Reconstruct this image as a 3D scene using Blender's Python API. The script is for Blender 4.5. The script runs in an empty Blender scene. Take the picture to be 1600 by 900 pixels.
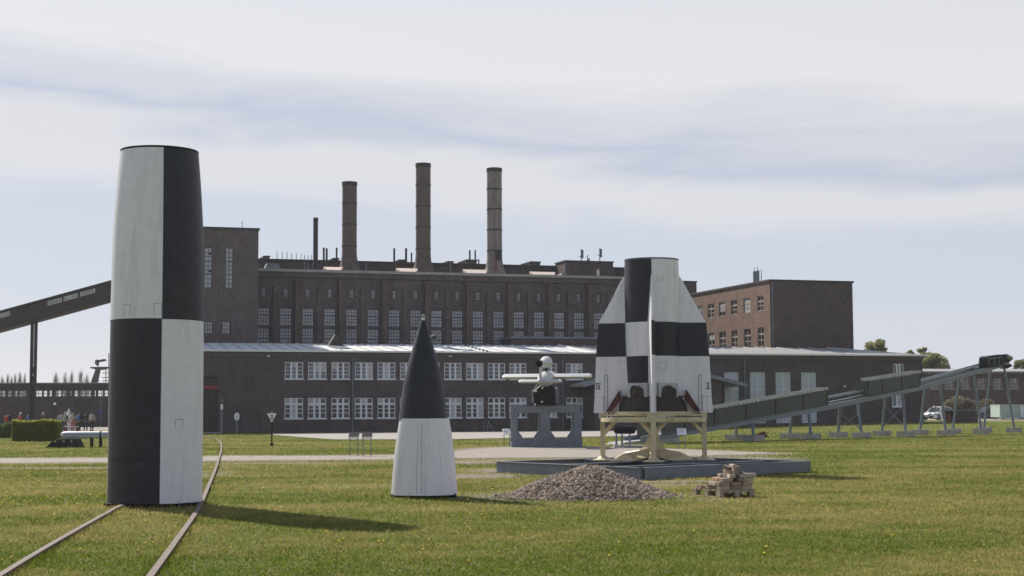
import bpy, bmesh, math, random
import numpy as np
from mathutils import Vector, Matrix, noise as mnoise

random.seed(7); rng = np.random.default_rng(7)
R = math.radians
SC = bpy.context.scene
COL = SC.collection

# ------------------------------------------------------------------ camera
FPX, CAM_Z, PITCH, ROLL = 2450.0, 1.62, math.atan(193/2450.0), 0.00425
_f = Vector((0, math.cos(PITCH), math.sin(PITCH)))
_u = Vector((0, -math.sin(PITCH), math.cos(PITCH)))
_x = Vector((1, 0, 0))
_R = _x*math.cos(ROLL) - _u*math.sin(ROLL)
_U = _x*math.sin(ROLL) + _u*math.cos(ROLL)
CAM = Vector((0, 0, CAM_Z))
cd = bpy.data.cameras.new('camera'); cam = bpy.data.objects.new('camera', cd); COL.objects.link(cam)
m = Matrix((_R, _U, -_f)).transposed().to_4x4(); m.translation = CAM
cam.matrix_world = m
cd.sensor_width = 36; cd.lens = FPX/1600*36; cd.clip_start = 0.1; cd.clip_end = 20000
SC.camera = cam

# ------------------------------------------------------------------ sky, sun, exposure
SUN_AZ, SUN_EL = R(-37), R(41)            # azimuth measured from +Y towards +X
SKY_STRENGTH, SUN_STRENGTH = 0.10, 5.0
W = bpy.data.worlds.new('World'); SC.world = W; W.use_nodes = True
nt = W.node_tree; nt.nodes.clear()
def N(tree, typ, **kw):
    n = tree.nodes.new(typ)
    for k, v in kw.items():
        if k.startswith('i_'):
            n.inputs[k[2:].replace('_', ' ')].default_value = v
        else: setattr(n, k, v)
    return n
out = N(nt, 'ShaderNodeOutputWorld'); bg = N(nt, 'ShaderNodeBackground')
sky = N(nt, 'ShaderNodeTexSky', sky_type='NISHITA', sun_disc=False, sun_elevation=SUN_EL, sun_rotation=SUN_AZ)
sky.air_density = 1.0; sky.dust_density = 0.6; sky.ozone_density = 1.0
tc = N(nt, 'ShaderNodeTexCoord')
mp = N(nt, 'ShaderNodeMapping'); mp.inputs['Rotation'].default_value = (0, R(4.5), 0); mp.inputs['Scale'].default_value = (1.6, 1.6, 11.0)
nt.links.new(tc.outputs['Generated'], mp.inputs['Vector'])
n1 = N(nt, 'ShaderNodeTexNoise', i_Scale=1.25, i_Detail=4.0, i_Roughness=0.45, i_Distortion=0.4)
mp.inputs['Location'].default_value = (0.3, 0.2, 0.58)
nt.links.new(mp.outputs[0], n1.inputs['Vector'])
sz = N(nt, 'ShaderNodeSeparateXYZ'); nt.links.new(tc.outputs['Generated'], sz.inputs[0])
# stratus bands: height plus a slight tilt, frayed by noise
def M2(op, x, y):
    n = N(nt, 'ShaderNodeMath', operation=op)
    for i, v in enumerate((x, y)):
        if isinstance(v, (int, float)): n.inputs[i].default_value = v
        else: nt.links.new(v, n.inputs[i])
    return n.outputs[0]
n2 = N(nt, 'ShaderNodeTexNoise', i_Scale=3.2, i_Detail=7.0, i_Roughness=0.6, i_Distortion=0.8)
nt.links.new(mp.outputs[0], n2.inputs['Vector'])
warp = M2('ADD', M2('MULTIPLY', M2('SUBTRACT', n1.outputs[0], 0.5), 0.11), M2('MULTIPLY', M2('SUBTRACT', n2.outputs[0], 0.5), 0.055))
band = M2('ADD', M2('ADD', sz.outputs[2], M2('MULTIPLY', sz.outputs[0], 0.05)), warp)
cr = N(nt, 'ShaderNodeValToRGB'); nt.links.new(M2('MULTIPLY', band, 2.0), cr.inputs[0])
_st = [(0.0, (5.6, 5.75, 6.3)), (0.08, (5.15, 5.4, 6.1)), (0.17, (4.95, 5.25, 6.05)), (0.235, (4.85, 5.2, 6.05)), (0.285, (6.0, 5.9, 6.1)), (0.315, (5.95, 5.9, 6.1)), (0.35, (4.35, 4.65, 5.5)), (0.375, (5.3, 5.4, 5.85)), (0.43, (6.7, 6.55, 6.55)), (0.75, (6.1, 6.1, 6.35)), (1.0, (6.2, 6.2, 6.5))]
_e = cr.color_ramp.elements
_e[0].position = 0.0; _e[0].color = _st[0][1]+(1,); _e[1].position = 1.0; _e[1].color = _st[-1][1]+(1,)
for p_, c_ in _st[1:-1]:
    q_ = _e.new(p_); q_.color = c_+(1,)
# a thin layer looks denser towards the horizon, where the line of sight runs along it
vr = N(nt, 'ShaderNodeMapRange', interpolation_type='SMOOTHSTEP'); vr.inputs['From Min'].default_value = 0.18; vr.inputs['From Max'].default_value = 0.6
vr.inputs['To Min'].default_value = 0.9; vr.inputs['To Max'].default_value = 0.08
nt.links.new(sz.outputs[2], vr.inputs['Value'])
mx = N(nt, 'ShaderNodeMix', data_type='RGBA')
nt.links.new(vr.outputs[0], mx.inputs['Factor'])
nt.links.new(sky.outputs[0], mx.inputs['A']); nt.links.new(cr.outputs[0], mx.inputs['B'])
nt.links.new(mx.outputs['Result'], bg.inputs['Color']); bg.inputs['Strength'].default_value = SKY_STRENGTH
nt.links.new(bg.outputs[0], out.inputs[0])
sl = bpy.data.lights.new('sun', 'SUN'); so = bpy.data.objects.new('sun', sl); COL.objects.link(so)
sl.energy = SUN_STRENGTH; sl.angle = R(0.9); sl.color = (1.0, 0.94, 0.84)
sdir = Vector((math.sin(SUN_AZ)*math.cos(SUN_EL), math.cos(SUN_AZ)*math.cos(SUN_EL), math.sin(SUN_EL)))
so.rotation_euler = sdir.to_track_quat('Z', 'Y').to_euler(); so.location = (0, 0, 60)
SC.view_settings.view_transform = 'Standard'; SC.view_settings.look = 'None'
SC.view_settings.exposure = 0.3; SC.view_settings.gamma = 1.0; SC.view_settings.use_curve_mapping = False
SC.render.engine = 'CYCLES'; SC.cycles.use_denoising = True
SC.cycles.max_bounces = 6; SC.cycles.diffuse_bounces = 3; SC.cycles.glossy_bounces = 3

# ------------------------------------------------------------------ helpers
def sstep(t, a, b):
    t = min(1, max(0, (t-a)/(b-a))); return t*t*(3-2*t)
def gz(x, y):
    return 0.5*sstep(y, 95, 150)*sstep(x, 5, 35)
def ray(px, py):
    return _f + _R*((px-800)/FPX) + _U*((450-py)/FPX)
def at(px, py, D):
    d = ray(px, py); return CAM + d*(D/d.y)
def ground(px, py, z=0.0):
    d = ray(px, py); zz = z
    for _ in range(6):
        p = CAM + d*((zz-CAM_Z)/d.z); zz = z + gz(p.x, p.y)
    return p
def proj(p):
    d = Vector(p)-CAM; w = d.dot(_f); return 800+FPX*d.dot(_R)/w, 450-FPX*d.dot(_U)/w

class Frame:                                   # local frame: x along a facade, y into the building
    def __init__(s, o, rz):
        s.o = Vector(o); s.rz = rz
        s.ex = Vector((math.cos(rz), math.sin(rz), 0)); s.ey = Vector((-math.sin(rz), math.cos(rz), 0))
    def loc(s, px, py, y=0.0):
        d = ray(px, py); c = CAM - s.o
        t = (y - c.dot(s.ey))/d.dot(s.ey); p = c + d*t
        return p.dot(s.ex), p.z
    def side(s, px, py, x=0.0):                # on the plane local x = const: returns (y, z)
        d = ray(px, py); c = CAM - s.o
        t = (x - c.dot(s.ex))/d.dot(s.ex); p = c + d*t
        return p.dot(s.ey), p.z

def tag(o, label=None, cat=None, group=None, kind=None):
    if label: o['label'] = label
    if cat: o['category'] = cat
    if group: o['group'] = group
    if kind: o['kind'] = kind
    return o
def thing(name, label, cat, loc=(0, 0, 0), rz=0, group=None):
    o = bpy.data.objects.new(name, None); COL.objects.link(o)
    o.location = loc; o.rotation_euler = (0, 0, rz); o.empty_display_size = 0.2
    return tag(o, label, cat, group)
def link(name, me, parent=None, loc=None, rot=None):
    o = bpy.data.objects.new(name, me); COL.objects.link(o)
    if parent: o.parent = parent
    if loc is not None: o.location = loc
    if rot is not None: o.rotation_euler = rot
    return o
def copy_tree(o, parent=None):
    c = o.copy(); COL.objects.link(c)
    if parent: c.parent = parent
    for ch in [x for x in COL.objects if x.parent == o]: copy_tree(ch, c)
    return c

class MB:
    def __init__(s): s.v = []; s.f = []; s.m = []
    def poly(s, pts, m=0):
        b = len(s.v); s.v += [tuple(p) for p in pts]; s.f.append(tuple(range(b, b+len(pts)))); s.m.append(m); return s
    def box(s, c, d, rz=0, m=0, ax=None):
        hx, hy, hz = d[0]/2, d[1]/2, d[2]/2; b = len(s.v)
        M = ax if ax is not None else Matrix.Rotation(rz, 3, 'Z')
        for sx in (-1, 1):
            for sy in (-1, 1):
                for sz in (-1, 1):
                    s.v.append(tuple(Vector(c)+M @ Vector((sx*hx, sy*hy, sz*hz))))
        for q in ((0,1,3,2),(4,6,7,5),(0,4,5,1),(2,3,7,6),(0,2,6,4),(1,5,7,3)):
            s.f.append(tuple(b+i for i in q)); s.m.append(m)
        return s
    def bx(s, x0, x1, y0, y1, z0, z1, m=0):
        return s.box(((x0+x1)/2, (y0+y1)/2, (z0+z1)/2), (x1-x0, y1-y0, z1-z0), m=m)
    def beam(s, p, q, w, h, up=(0, 0, 1), m=0):
        p, q = Vector(p), Vector(q); a = (q-p); L = a.length; a.normalize()
        upv = Vector(up); r = a.cross(upv)
        if r.length < 1e-5: r = a.cross(Vector((0, 1, 0)))
        r.normalize(); u = r.cross(a)
        M = Matrix((r, a, u)).transposed()
        return s.box((p+q)/2, (w, L, h), ax=M, m=m)
    def tube(s, p, q, r0, r1=None, n=10, caps=True, m=0):
        if r1 is None: r1 = r0
        p, q = Vector(p), Vector(q); a = (q-p).normalized()
        t = Vector((0, 0, 1)) if abs(a.z) < .9 else Vector((1, 0, 0))
        x = a.cross(t).normalized(); y = x.cross(a); b = len(s.v)
        for (c, r) in ((p, r0), (q, r1)):
            for i in range(n):
                th = 2*math.pi*i/n; s.v.append(tuple(c + (x*math.cos(th)+y*math.sin(th))*r))
        for i in range(n):
            j = (i+1) % n; s.f.append((b+i, b+n+i, b+n+j, b+j)); s.m.append(m)
        if caps:
            s.f.append(tuple(b+i for i in range(n))); s.m.append(m)
            s.f.append(tuple(b+n+i for i in reversed(range(n)))); s.m.append(m)
        return s
    def lathe(s, prof, n=48, c=(0, 0, 0), a0=0, a1=None, mf=None, axis='z', m=0):
        full = a1 is None
        if full: a1 = a0+2*math.pi
        b = len(s.v); k = n if full else n+1
        for (r, z) in prof:
            for i in range(k):
                th = a0+(a1-a0)*i/n
                if axis == 'z': s.v.append((c[0]+r*math.cos(th), c[1]+r*math.sin(th), c[2]+z))
                else: s.v.append((c[0]+r*math.cos(th), c[1]+z, c[2]+r*math.sin(th)))
        for j in range(len(prof)-1):
            for i in range(n):
                i2 = (i+1) % k
                q = (b+j*k+i, b+j*k+i2, b+(j+1)*k+i2, b+(j+1)*k+i)
                if axis != 'z': q = q[::-1]
                s.f.append(q); s.m.append(mf(a0+(a1-a0)*(i+.5)/n, (prof[j][1]+prof[j+1][1])/2) if mf else m)
        return s
    def prism(s, pts, vec, m=0):                 # closed polygon extruded by vec
        pts = [Vector(p) for p in pts]; vec = Vector(vec); n = len(pts); b = len(s.v)
        s.v += [tuple(p) for p in pts]+[tuple(p+vec) for p in pts]
        s.f.append(tuple(b+i for i in range(n))); s.m.append(m)
        s.f.append(tuple(b+n+i for i in reversed(range(n)))); s.m.append(m)
        for i in range(n):
            j = (i+1) % n; s.f.append((b+j, b+i, b+n+i, b+n+j)); s.m.append(m)
        return s
    def mesh(s, name, mats, smooth=False, fix=True):
        me = bpy.data.meshes.new(name); me.from_pydata(s.v, [], s.f)
        mats = mats if isinstance(mats, (list, tuple)) else [mats]
        for mm in mats: me.materials.append(mm)
        me.polygons.foreach_set('material_index', s.m)
        if fix:
            bm = bmesh.new(); bm.from_mesh(me); bmesh.ops.recalc_face_normals(bm, faces=bm.faces); bm.to_mesh(me); bm.free()
        if smooth:
            me.polygons.foreach_set('use_smooth', [True]*len(me.polygons))
            try: me.set_sharp_from_angle(angle=R(38))
            except Exception: pass
        me.update(); return me
    def build(s, name, mats, parent=None, smooth=False, loc=None, rot=None, fix=True):
        return link(name, s.mesh(name, mats, smooth, fix), parent, loc, rot)

def np_mesh(name, co, faces_n, mats, mi=None, attr=None, smooth=False):
    """co: (n*k,3) verts, consecutive k verts per face"""
    k = faces_n; nf = len(co)//k
    me = bpy.data.meshes.new(name)
    me.vertices.add(len(co)); me.vertices.foreach_set('co', np.ascontiguousarray(co, dtype=np.float32).ravel())
    me.loops.add(nf*k); me.loops.foreach_set('vertex_index', np.arange(nf*k, dtype=np.int32))
    me.polygons.add(nf); me.polygons.foreach_set('loop_start', np.arange(0, nf*k, k, dtype=np.int32))
    for mm in (mats if isinstance(mats, (list, tuple)) else [mats]): me.materials.append(mm)
    if mi is not None: me.polygons.foreach_set('material_index', np.asarray(mi, dtype=np.int32))
    me.update(calc_edges=True)
    if attr is not None:
        a = me.attributes.new('tone', 'FLOAT', 'POINT'); a.data.foreach_set('value', np.asarray(attr, dtype=np.float32))
    if smooth: me.polygons.foreach_set('use_smooth', [True]*nf)
    return me

# ------------------------------------------------------------------ materials
def mat(name, col, rough=0.6, metal=0.0, var=0.18, scale=3.0, bump=0.0, bscale=40.0, dirt=None, dirt_amt=0.0, dirt_scale=(1, 1, 1), spec=0.5, coords='Object'):
    M = bpy.data.materials.new(name); M.use_nodes = True; t = M.node_tree; b = t.nodes['Principled BSDF']
    b.inputs['Roughness'].default_value = rough; b.inputs['Metallic'].default_value = metal
    b.inputs['Specular IOR Level'].default_value = spec
    c = N(t, 'ShaderNodeTexCoord')
    nz = N(t, 'ShaderNodeTexNoise', i_Scale=scale, i_Detail=6.0, i_Roughness=0.6)
    t.links.new(c.outputs[coords], nz.inputs['Vector'])
    rm = N(t, 'ShaderNodeValToRGB'); e = rm.color_ramp.elements
    e[0].position = 0.3; e[1].position = 0.7
    e[0].color = tuple(x*(1-var) for x in col)+(1,); e[1].color = tuple(min(1, x*(1+var)) for x in col)+(1,)
    t.links.new(nz.outputs[0], rm.inputs[0]); last = rm.outputs[0]
    if dirt is not None:
        mp = N(t, 'ShaderNodeMapping'); mp.inputs['Scale'].default_value = dirt_scale
        t.links.new(c.outputs[coords], mp.inputs['Vector'])
        n2 = N(t, 'ShaderNodeTexNoise', i_Scale=2.0, i_Detail=8.0, i_Roughness=0.65)
        t.links.new(mp.outputs[0], n2.inputs['Vector'])
        r2 = N(t, 'ShaderNodeMapRange'); r2.inputs['From Min'].default_value = 0.5; r2.inputs['From Max'].default_value = 0.75
        r2.inputs['To Max'].default_value = dirt_amt
        t.links.new(n2.outputs[0], r2.inputs['Value'])
        mxx = N(t, 'ShaderNodeMix', data_type='RGBA'); mxx.inputs['B'].default_value = tuple(dirt)+(1,)
        t.links.new(r2.outputs[0], mxx.inputs['Factor']); t.links.new(last, mxx.inputs['A']); last = mxx.outputs['Result']
    t.links.new(last, b.inputs['Base Color'])
    if bump:
        n3 = N(t, 'ShaderNodeTexNoise', i_Scale=bscale, i_Detail=4.0)
        t.links.new(c.outputs[coords], n3.inputs['Vector'])
        bp = N(t, 'ShaderNodeBump', i_Strength=bump, i_Distance=0.02)
        t.links.new(n3.outputs[0], bp.inputs['Height']); t.links.new(bp.outputs[0], b.inputs['Normal'])
    return M

def brick_mat(name, c1, c2, mortar, patch=0.35):
    M = bpy.data.materials.new(name); M.use_nodes = True; t = M.node_tree; b = t.nodes['Principled BSDF']
    b.inputs['Roughness'].default_value = 0.85; b.inputs['Specular IOR Level'].default_value = 0.25
    g = N(t, 'ShaderNodeTexCoord'); sp = N(t, 'ShaderNodeSeparateXYZ'); t.links.new(g.outputs['Object'], sp.inputs[0])
    ad = N(t, 'ShaderNodeMath', operation='ADD'); t.links.new(sp.outputs[0], ad.inputs[0]); t.links.new(sp.outputs[1], ad.inputs[1])
    cb = N(t, 'ShaderNodeCombineXYZ'); t.links.new(ad.outputs[0], cb.inputs[0]); t.links.new(sp.outputs[2], cb.inputs[1])
    br = N(t, 'ShaderNodeTexBrick', i_Scale=1.0); br.inputs['Brick Width'].default_value = 0.25; br.inputs['Row Height'].default_value = 0.075
    br.inputs['Mortar Size'].default_value = 0.01; br.inputs['Color1'].default_value = c1+(1,); br.inputs['Color2'].default_value = c2+(1,)
    br.inputs['Mortar'].default_value = mortar+(1,)
    t.links.new(cb.outputs[0], br.inputs['Vector'])
    nz = N(t, 'ShaderNodeTexNoise', i_Scale=0.9, i_Detail=9.0, i_Roughness=0.75); t.links.new(g.outputs['Object'], nz.inputs['Vector'])
    mr = N(t, 'ShaderNodeMapRange'); mr.inputs['From Min'].default_value = 0.3; mr.inputs['From Max'].default_value = 0.7
    mr.inputs['To Min'].default_value = 1-patch; mr.inputs['To Max'].default_value = 1+patch; t.links.new(nz.outputs[0], mr.inputs['Value'])
    # single darker / paler bricks, a speckle a few bricks wide
    mp = N(t, 'ShaderNodeMapping'); mp.inputs['Scale'].default_value = (5, 5, 14); t.links.new(g.outputs['Object'], mp.inputs['Vector'])
    wn = N(t, 'ShaderNodeTexNoise', i_Scale=1.0, i_Detail=2.0); t.links.new(mp.outputs[0], wn.inputs['Vector'])
    mr2 = N(t, 'ShaderNodeMapRange'); mr2.inputs['From Min'].default_value = 0.3; mr2.inputs['From Max'].default_value = 0.7
    mr2.inputs['To Min'].default_value = 0.62; mr2.inputs['To Max'].default_value = 1.42; t.links.new(wn.outputs[0], mr2.inputs['Value'])
    mu = N(t, 'ShaderNodeMath', operation='MULTIPLY'); t.links.new(mr.outputs[0], mu.inputs[0]); t.links.new(mr2.outputs[0], mu.inputs[1])
    vm = N(t, 'ShaderNodeVectorMath', operation='SCALE'); t.links.new(br.outputs['Color'], vm.inputs[0]); t.links.new(mu.outputs[0], vm.inputs['Scale'])
    t.links.new(vm.outputs[0], b.inputs['Base Color'])
    bp = N(t, 'ShaderNodeBump', i_Strength=0.5, i_Distance=0.01); t.links.new(br.outputs['Fac'], bp.inputs['Height']); bp.invert = True
    t.links.new(bp.outputs[0], b.inputs['Normal'])
    return M

def leaf_mat(name, c0, c1, rough=0.6, trans=0.35):
    M = bpy.data.materials.new(name); M.use_nodes = True; t = M.node_tree; b = t.nodes['Principled BSDF']
    b.inputs['Roughness'].default_value = rough; b.inputs['Specular IOR Level'].default_value = 0.12
    at_ = N(t, 'ShaderNodeAttribute', attribute_name='tone')
    rm = N(t, 'ShaderNodeMix', data_type='RGBA'); rm.inputs['A'].default_value = c0+(1,); rm.inputs['B'].default_value = c1+(1,)
    t.links.new(at_.outputs['Fac'], rm.inputs['Factor']); t.links.new(rm.outputs['Result'], b.inputs['Base Color'])
    tr = N(t, 'ShaderNodeBsdfTranslucent'); t.links.new(rm.outputs['Result'], tr.inputs['Color'])
    ms = N(t, 'ShaderNodeMixShader'); ms.inputs[0].default_value = trans
    t.links.new(b.outputs[0], ms.inputs[1]); t.links.new(tr.outputs[0], ms.inputs[2])
    t.links.new(ms.outputs[0], t.nodes['Material Output'].inputs[0])
    return M

P = {}
P['white'] = mat('white_paint', (0.78, 0.755, 0.80), 0.5, var=0.04, scale=6, bump=0.05, bscale=3, dirt=(0.40, 0.38, 0.36), dirt_amt=0.42, dirt_scale=(3, 3, .35))
P['black'] = mat('black_paint', (0.026, 0.0265, 0.036), 0.5, var=0.25, scale=5, bump=0.06, bscale=3, dirt=(0.05, 0.05, 0.05), dirt_amt=0.3, dirt_scale=(3, 3, .35), spec=0.35)
P['shell_grey'] = mat('grey_white_paint', (0.47, 0.47, 0.48), 0.5, var=0.08, bump=0.05, bscale=4, dirt=(0.3, 0.28, 0.25), dirt_amt=0.4, dirt_scale=(3, 3, .4))
P['v1white'] = mat('aircraft_white', (0.50, 0.50, 0.49), 0.45, var=0.05, dirt=(0.4, 0.38, 0.33), dirt_amt=0.25)
P['cream'] = mat('cream_paint', (0.60, 0.515, 0.32), 0.55, var=0.12, scale=4, bump=0.1, dirt=(0.25, 0.15, 0.08), dirt_amt=0.5, dirt_scale=(2, 2, 1))
P['red'] = mat('red_oxide', (0.085, 0.030, 0.024), 0.7, var=0.3)
P['rust'] = mat('rust_brown', (0.050, 0.037, 0.033), 0.8, var=0.4, scale=6, bump=0.2, bscale=12)
P['soot'] = mat('soot_cavity', (0.06, 0.048, 0.042), 0.9, var=0.5, scale=8, bump=0.6, bscale=8)
P['steel'] = mat('grey_steel', (0.155, 0.175, 0.21), 0.5, 0.0, var=0.15, bump=0.05, dirt=(0.12, 0.09, 0.07), dirt_amt=0.4)
P['steel_pale'] = mat('pale_steel', (0.17, 0.19, 0.225), 0.5, 0.0, var=0.12, dirt=(0.2, 0.17, 0.14), dirt_amt=0.3)
P['galv'] = mat('galvanised', (0.15, 0.18, 0.215), 0.45, 0.0, var=0.12)
P['rail'] = mat('rail_steel', (0.145, 0.108, 0.085), 0.8, 0.0, var=0.25, scale=9, dirt=(0.16, 0.08, 0.045), dirt_amt=0.8, bump=0.1)
P['olive'] = mat('olive_sheet', (0.056, 0.063, 0.052), 0.6, var=0.15, bump=0.05)
P['dark'] = mat('dark_metal', (0.016, 0.016, 0.018), 0.75, var=0.3, spec=0.25)
P['hole'] = mat('tail_pipe_soot', (0.006, 0.006, 0.006), 0.9, var=0.2)  # near-black colour stands in for the dark inside of the pipe
P['concrete'] = mat('concrete', (0.36, 0.35, 0.33), 0.9, var=0.2, scale=5, bump=0.25, bscale=20, dirt=(0.16, 0.15, 0.13), dirt_amt=0.6)
P['brick_dark'] = brick_mat('dark_brick', (0.106, 0.082, 0.082), (0.082, 0.069, 0.074), (0.07, 0.062, 0.058))
P['brick_ph'] = brick_mat('powerhouse_brick', (0.138, 0.104, 0.102), (0.106, 0.086, 0.090), (0.09, 0.08, 0.075))
P['brick_red'] = brick_mat('red_brown_brick', (0.235, 0.135, 0.095), (0.18, 0.112, 0.085), (0.19, 0.16, 0.13))  # brighter copy of the wing brick, sunlight put into the colour
P['brick_pil'] = brick_mat('pilaster_brick', (0.125, 0.085, 0.072), (0.10, 0.072, 0.064), (0.11, 0.095, 0.085))
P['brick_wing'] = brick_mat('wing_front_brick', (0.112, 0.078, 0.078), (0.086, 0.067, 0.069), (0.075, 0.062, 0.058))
P['brick_far'] = brick_mat('far_brick', (0.10, 0.070, 0.068), (0.08, 0.062, 0.062), (0.075, 0.065, 0.06))
P['glass'] = mat('window_glass', (0.07, 0.085, 0.115), 0.12, var=0.4, scale=1.3, spec=0.7)
P['glass_low'] = mat('lower_window_glass', (0.02, 0.022, 0.026), 0.1, var=0.7, scale=2.0, spec=0.6, dirt=(0.22, 0.19, 0.17), dirt_amt=0.7, dirt_scale=(.7, .7, .7))  # pale blotches paint varied reflections into the pane colour
P['glass_ph'] = mat('wired_glass', (0.46, 0.47, 0.54), 0.4, var=0.22, scale=1.1, spec=0.6)
P['blind'] = mat('white_blind', (0.42, 0.46, 0.50), 0.5, var=0.05)
P['frame_white'] = mat('white_frame', (0.68, 0.70, 0.74), 0.5, var=0.06)
P['frame_dark'] = mat('dark_window_bar', (0.085, 0.082, 0.09), 0.6)
P['roof_white'] = mat('bright_sheet_roof', (0.74, 0.74, 0.73), 0.6, 0.0, var=0.06, scale=1.2, dirt=(0.62, 0.61, 0.60), dirt_amt=0.3, dirt_scale=(.6, .6, .6), spec=0.08)
P['roof_grey'] = mat('grey_sheet_roof', (0.33, 0.325, 0.315), 0.5, 0.1, var=0.12, scale=1.2, dirt=(0.15, 0.14, 0.13), dirt_amt=0.6)
P['roof_seam'] = mat('roof_seam', (0.50, 0.50, 0.50), 0.5)
P['felt'] = mat('roof_felt', (0.11, 0.105, 0.10), 0.9, var=0.2)
P['gutter'] = mat('dark_gutter', (0.03, 0.028, 0.027), 0.6)
P['soffit'] = mat('brown_cornice', (0.115, 0.10, 0.085), 0.8, var=0.15)
P['coping'] = mat('pale_coping', (0.30, 0.29, 0.285), 0.7, var=0.2, scale=2)
P['stack'] = mat('stack_brown_steel', (0.115, 0.083, 0.072), 0.75, var=0.25, scale=1.6, dirt=(0.07, 0.055, 0.05), dirt_amt=0.6, dirt_scale=(1, 1, .2))
P['stack_grey'] = mat('stack_weathered_steel', (0.18, 0.15, 0.13), 0.7, var=0.25, scale=1.6, dirt=(0.34, 0.32, 0.29), dirt_amt=0.7, dirt_scale=(1.6, 1.6, .12))
P['stack_band'] = mat('stack_band', (0.06, 0.045, 0.04), 0.8)
P['stack_dark'] = mat('stack_rim_dark', (0.03, 0.026, 0.025), 0.7)
P['sunroof'] = mat('pale_pink_render', (0.62, 0.50, 0.43), 0.7, var=0.1)
P['tyre'] = mat('tyre_rubber', (0.018, 0.018, 0.018), 0.85)
P['carwhite'] = mat('car_paint_white', (0.78, 0.78, 0.77), 0.25, var=0.02)
P['cardark'] = mat('car_paint_dark', (0.025, 0.028, 0.035), 0.22, var=0.1)
P['wood'] = mat('pallet_wood', (0.38, 0.30, 0.22), 0.8, var=0.25, scale=8, dirt_scale=(9, 1, 1), dirt=(0.2, 0.16, 0.12), dirt_amt=0.6)
P['signwhite'] = mat('sign_white', (0.8, 0.8, 0.8), 0.4, var=0.03)
P['signdark'] = mat('sign_dark', (0.03, 0.03, 0.035), 0.85, spec=0.2)
P['signblue'] = mat('sign_blue', (0.04, 0.12, 0.42), 0.4)
P['redpaint'] = mat('red_paint', (0.22, 0.03, 0.035), 0.6)
P['greenwhite'] = mat('container_paint', (0.42, 0.52, 0.45), 0.5, var=0.1, dirt=(0.3, 0.25, 0.2), dirt_amt=0.4)
P['bark'] = mat('bark', (0.075, 0.06, 0.045), 0.9, var=0.3, bump=0.3)
P['bark_pale'] = mat('pale_bark', (0.2, 0.17, 0.15), 0.9)
P['leaf_tree'] = leaf_mat('tree_leaves', (0.20, 0.21, 0.075), (0.44, 0.43, 0.20), trans=0.55)
P['leaf_hedge'] = leaf_mat('hedge_leaves', (0.13, 0.16, 0.02), (0.38, 0.38, 0.07), trans=0.5)
P['leaf_bush'] = leaf_mat('bush_leaves', (0.10, 0.15, 0.03), (0.22, 0.26, 0.06))
P['blossom'] = leaf_mat('pale_twig_bush', (0.17, 0.14, 0.085), (0.42, 0.38, 0.25))
P['twig'] = leaf_mat('bare_twigs', (0.27, 0.235, 0.22), (0.40, 0.36, 0.33), trans=0.0)
P['deadleaf'] = leaf_mat('dead_brown_leaves', (0.11, 0.055, 0.03), (0.22, 0.12, 0.06))
P['grass'] = leaf_mat('grass_blades', (0.108, 0.156, 0.011), (0.41, 0.335, 0.125), rough=0.6, trans=0.5)
P['yellow'] = mat('dandelion_yellow', (0.75, 0.52, 0.02), 0.7, var=0.1)
P['path'] = mat('gravel_path', (0.28, 0.24, 0.20), 0.95, var=0.2, scale=1.4, bump=0.4, bscale=30, dirt=(0.22, 0.185, 0.14), dirt_amt=0.7)
P['ribpaint'] = mat('rib_paint', (0.45, 0.45, 0.40), 0.6)
P['earth'] = mat('dark_earth', (0.10, 0.085, 0.062), 0.95, var=0.4, scale=3, bump=0.5, bscale=25)
P['slab'] = mat('concrete_paving', (0.32, 0.29, 0.26), 0.9, var=0.12, scale=0.8, bump=0.2, dirt=(0.27, 0.24, 0.2), dirt_amt=0.5)
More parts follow.
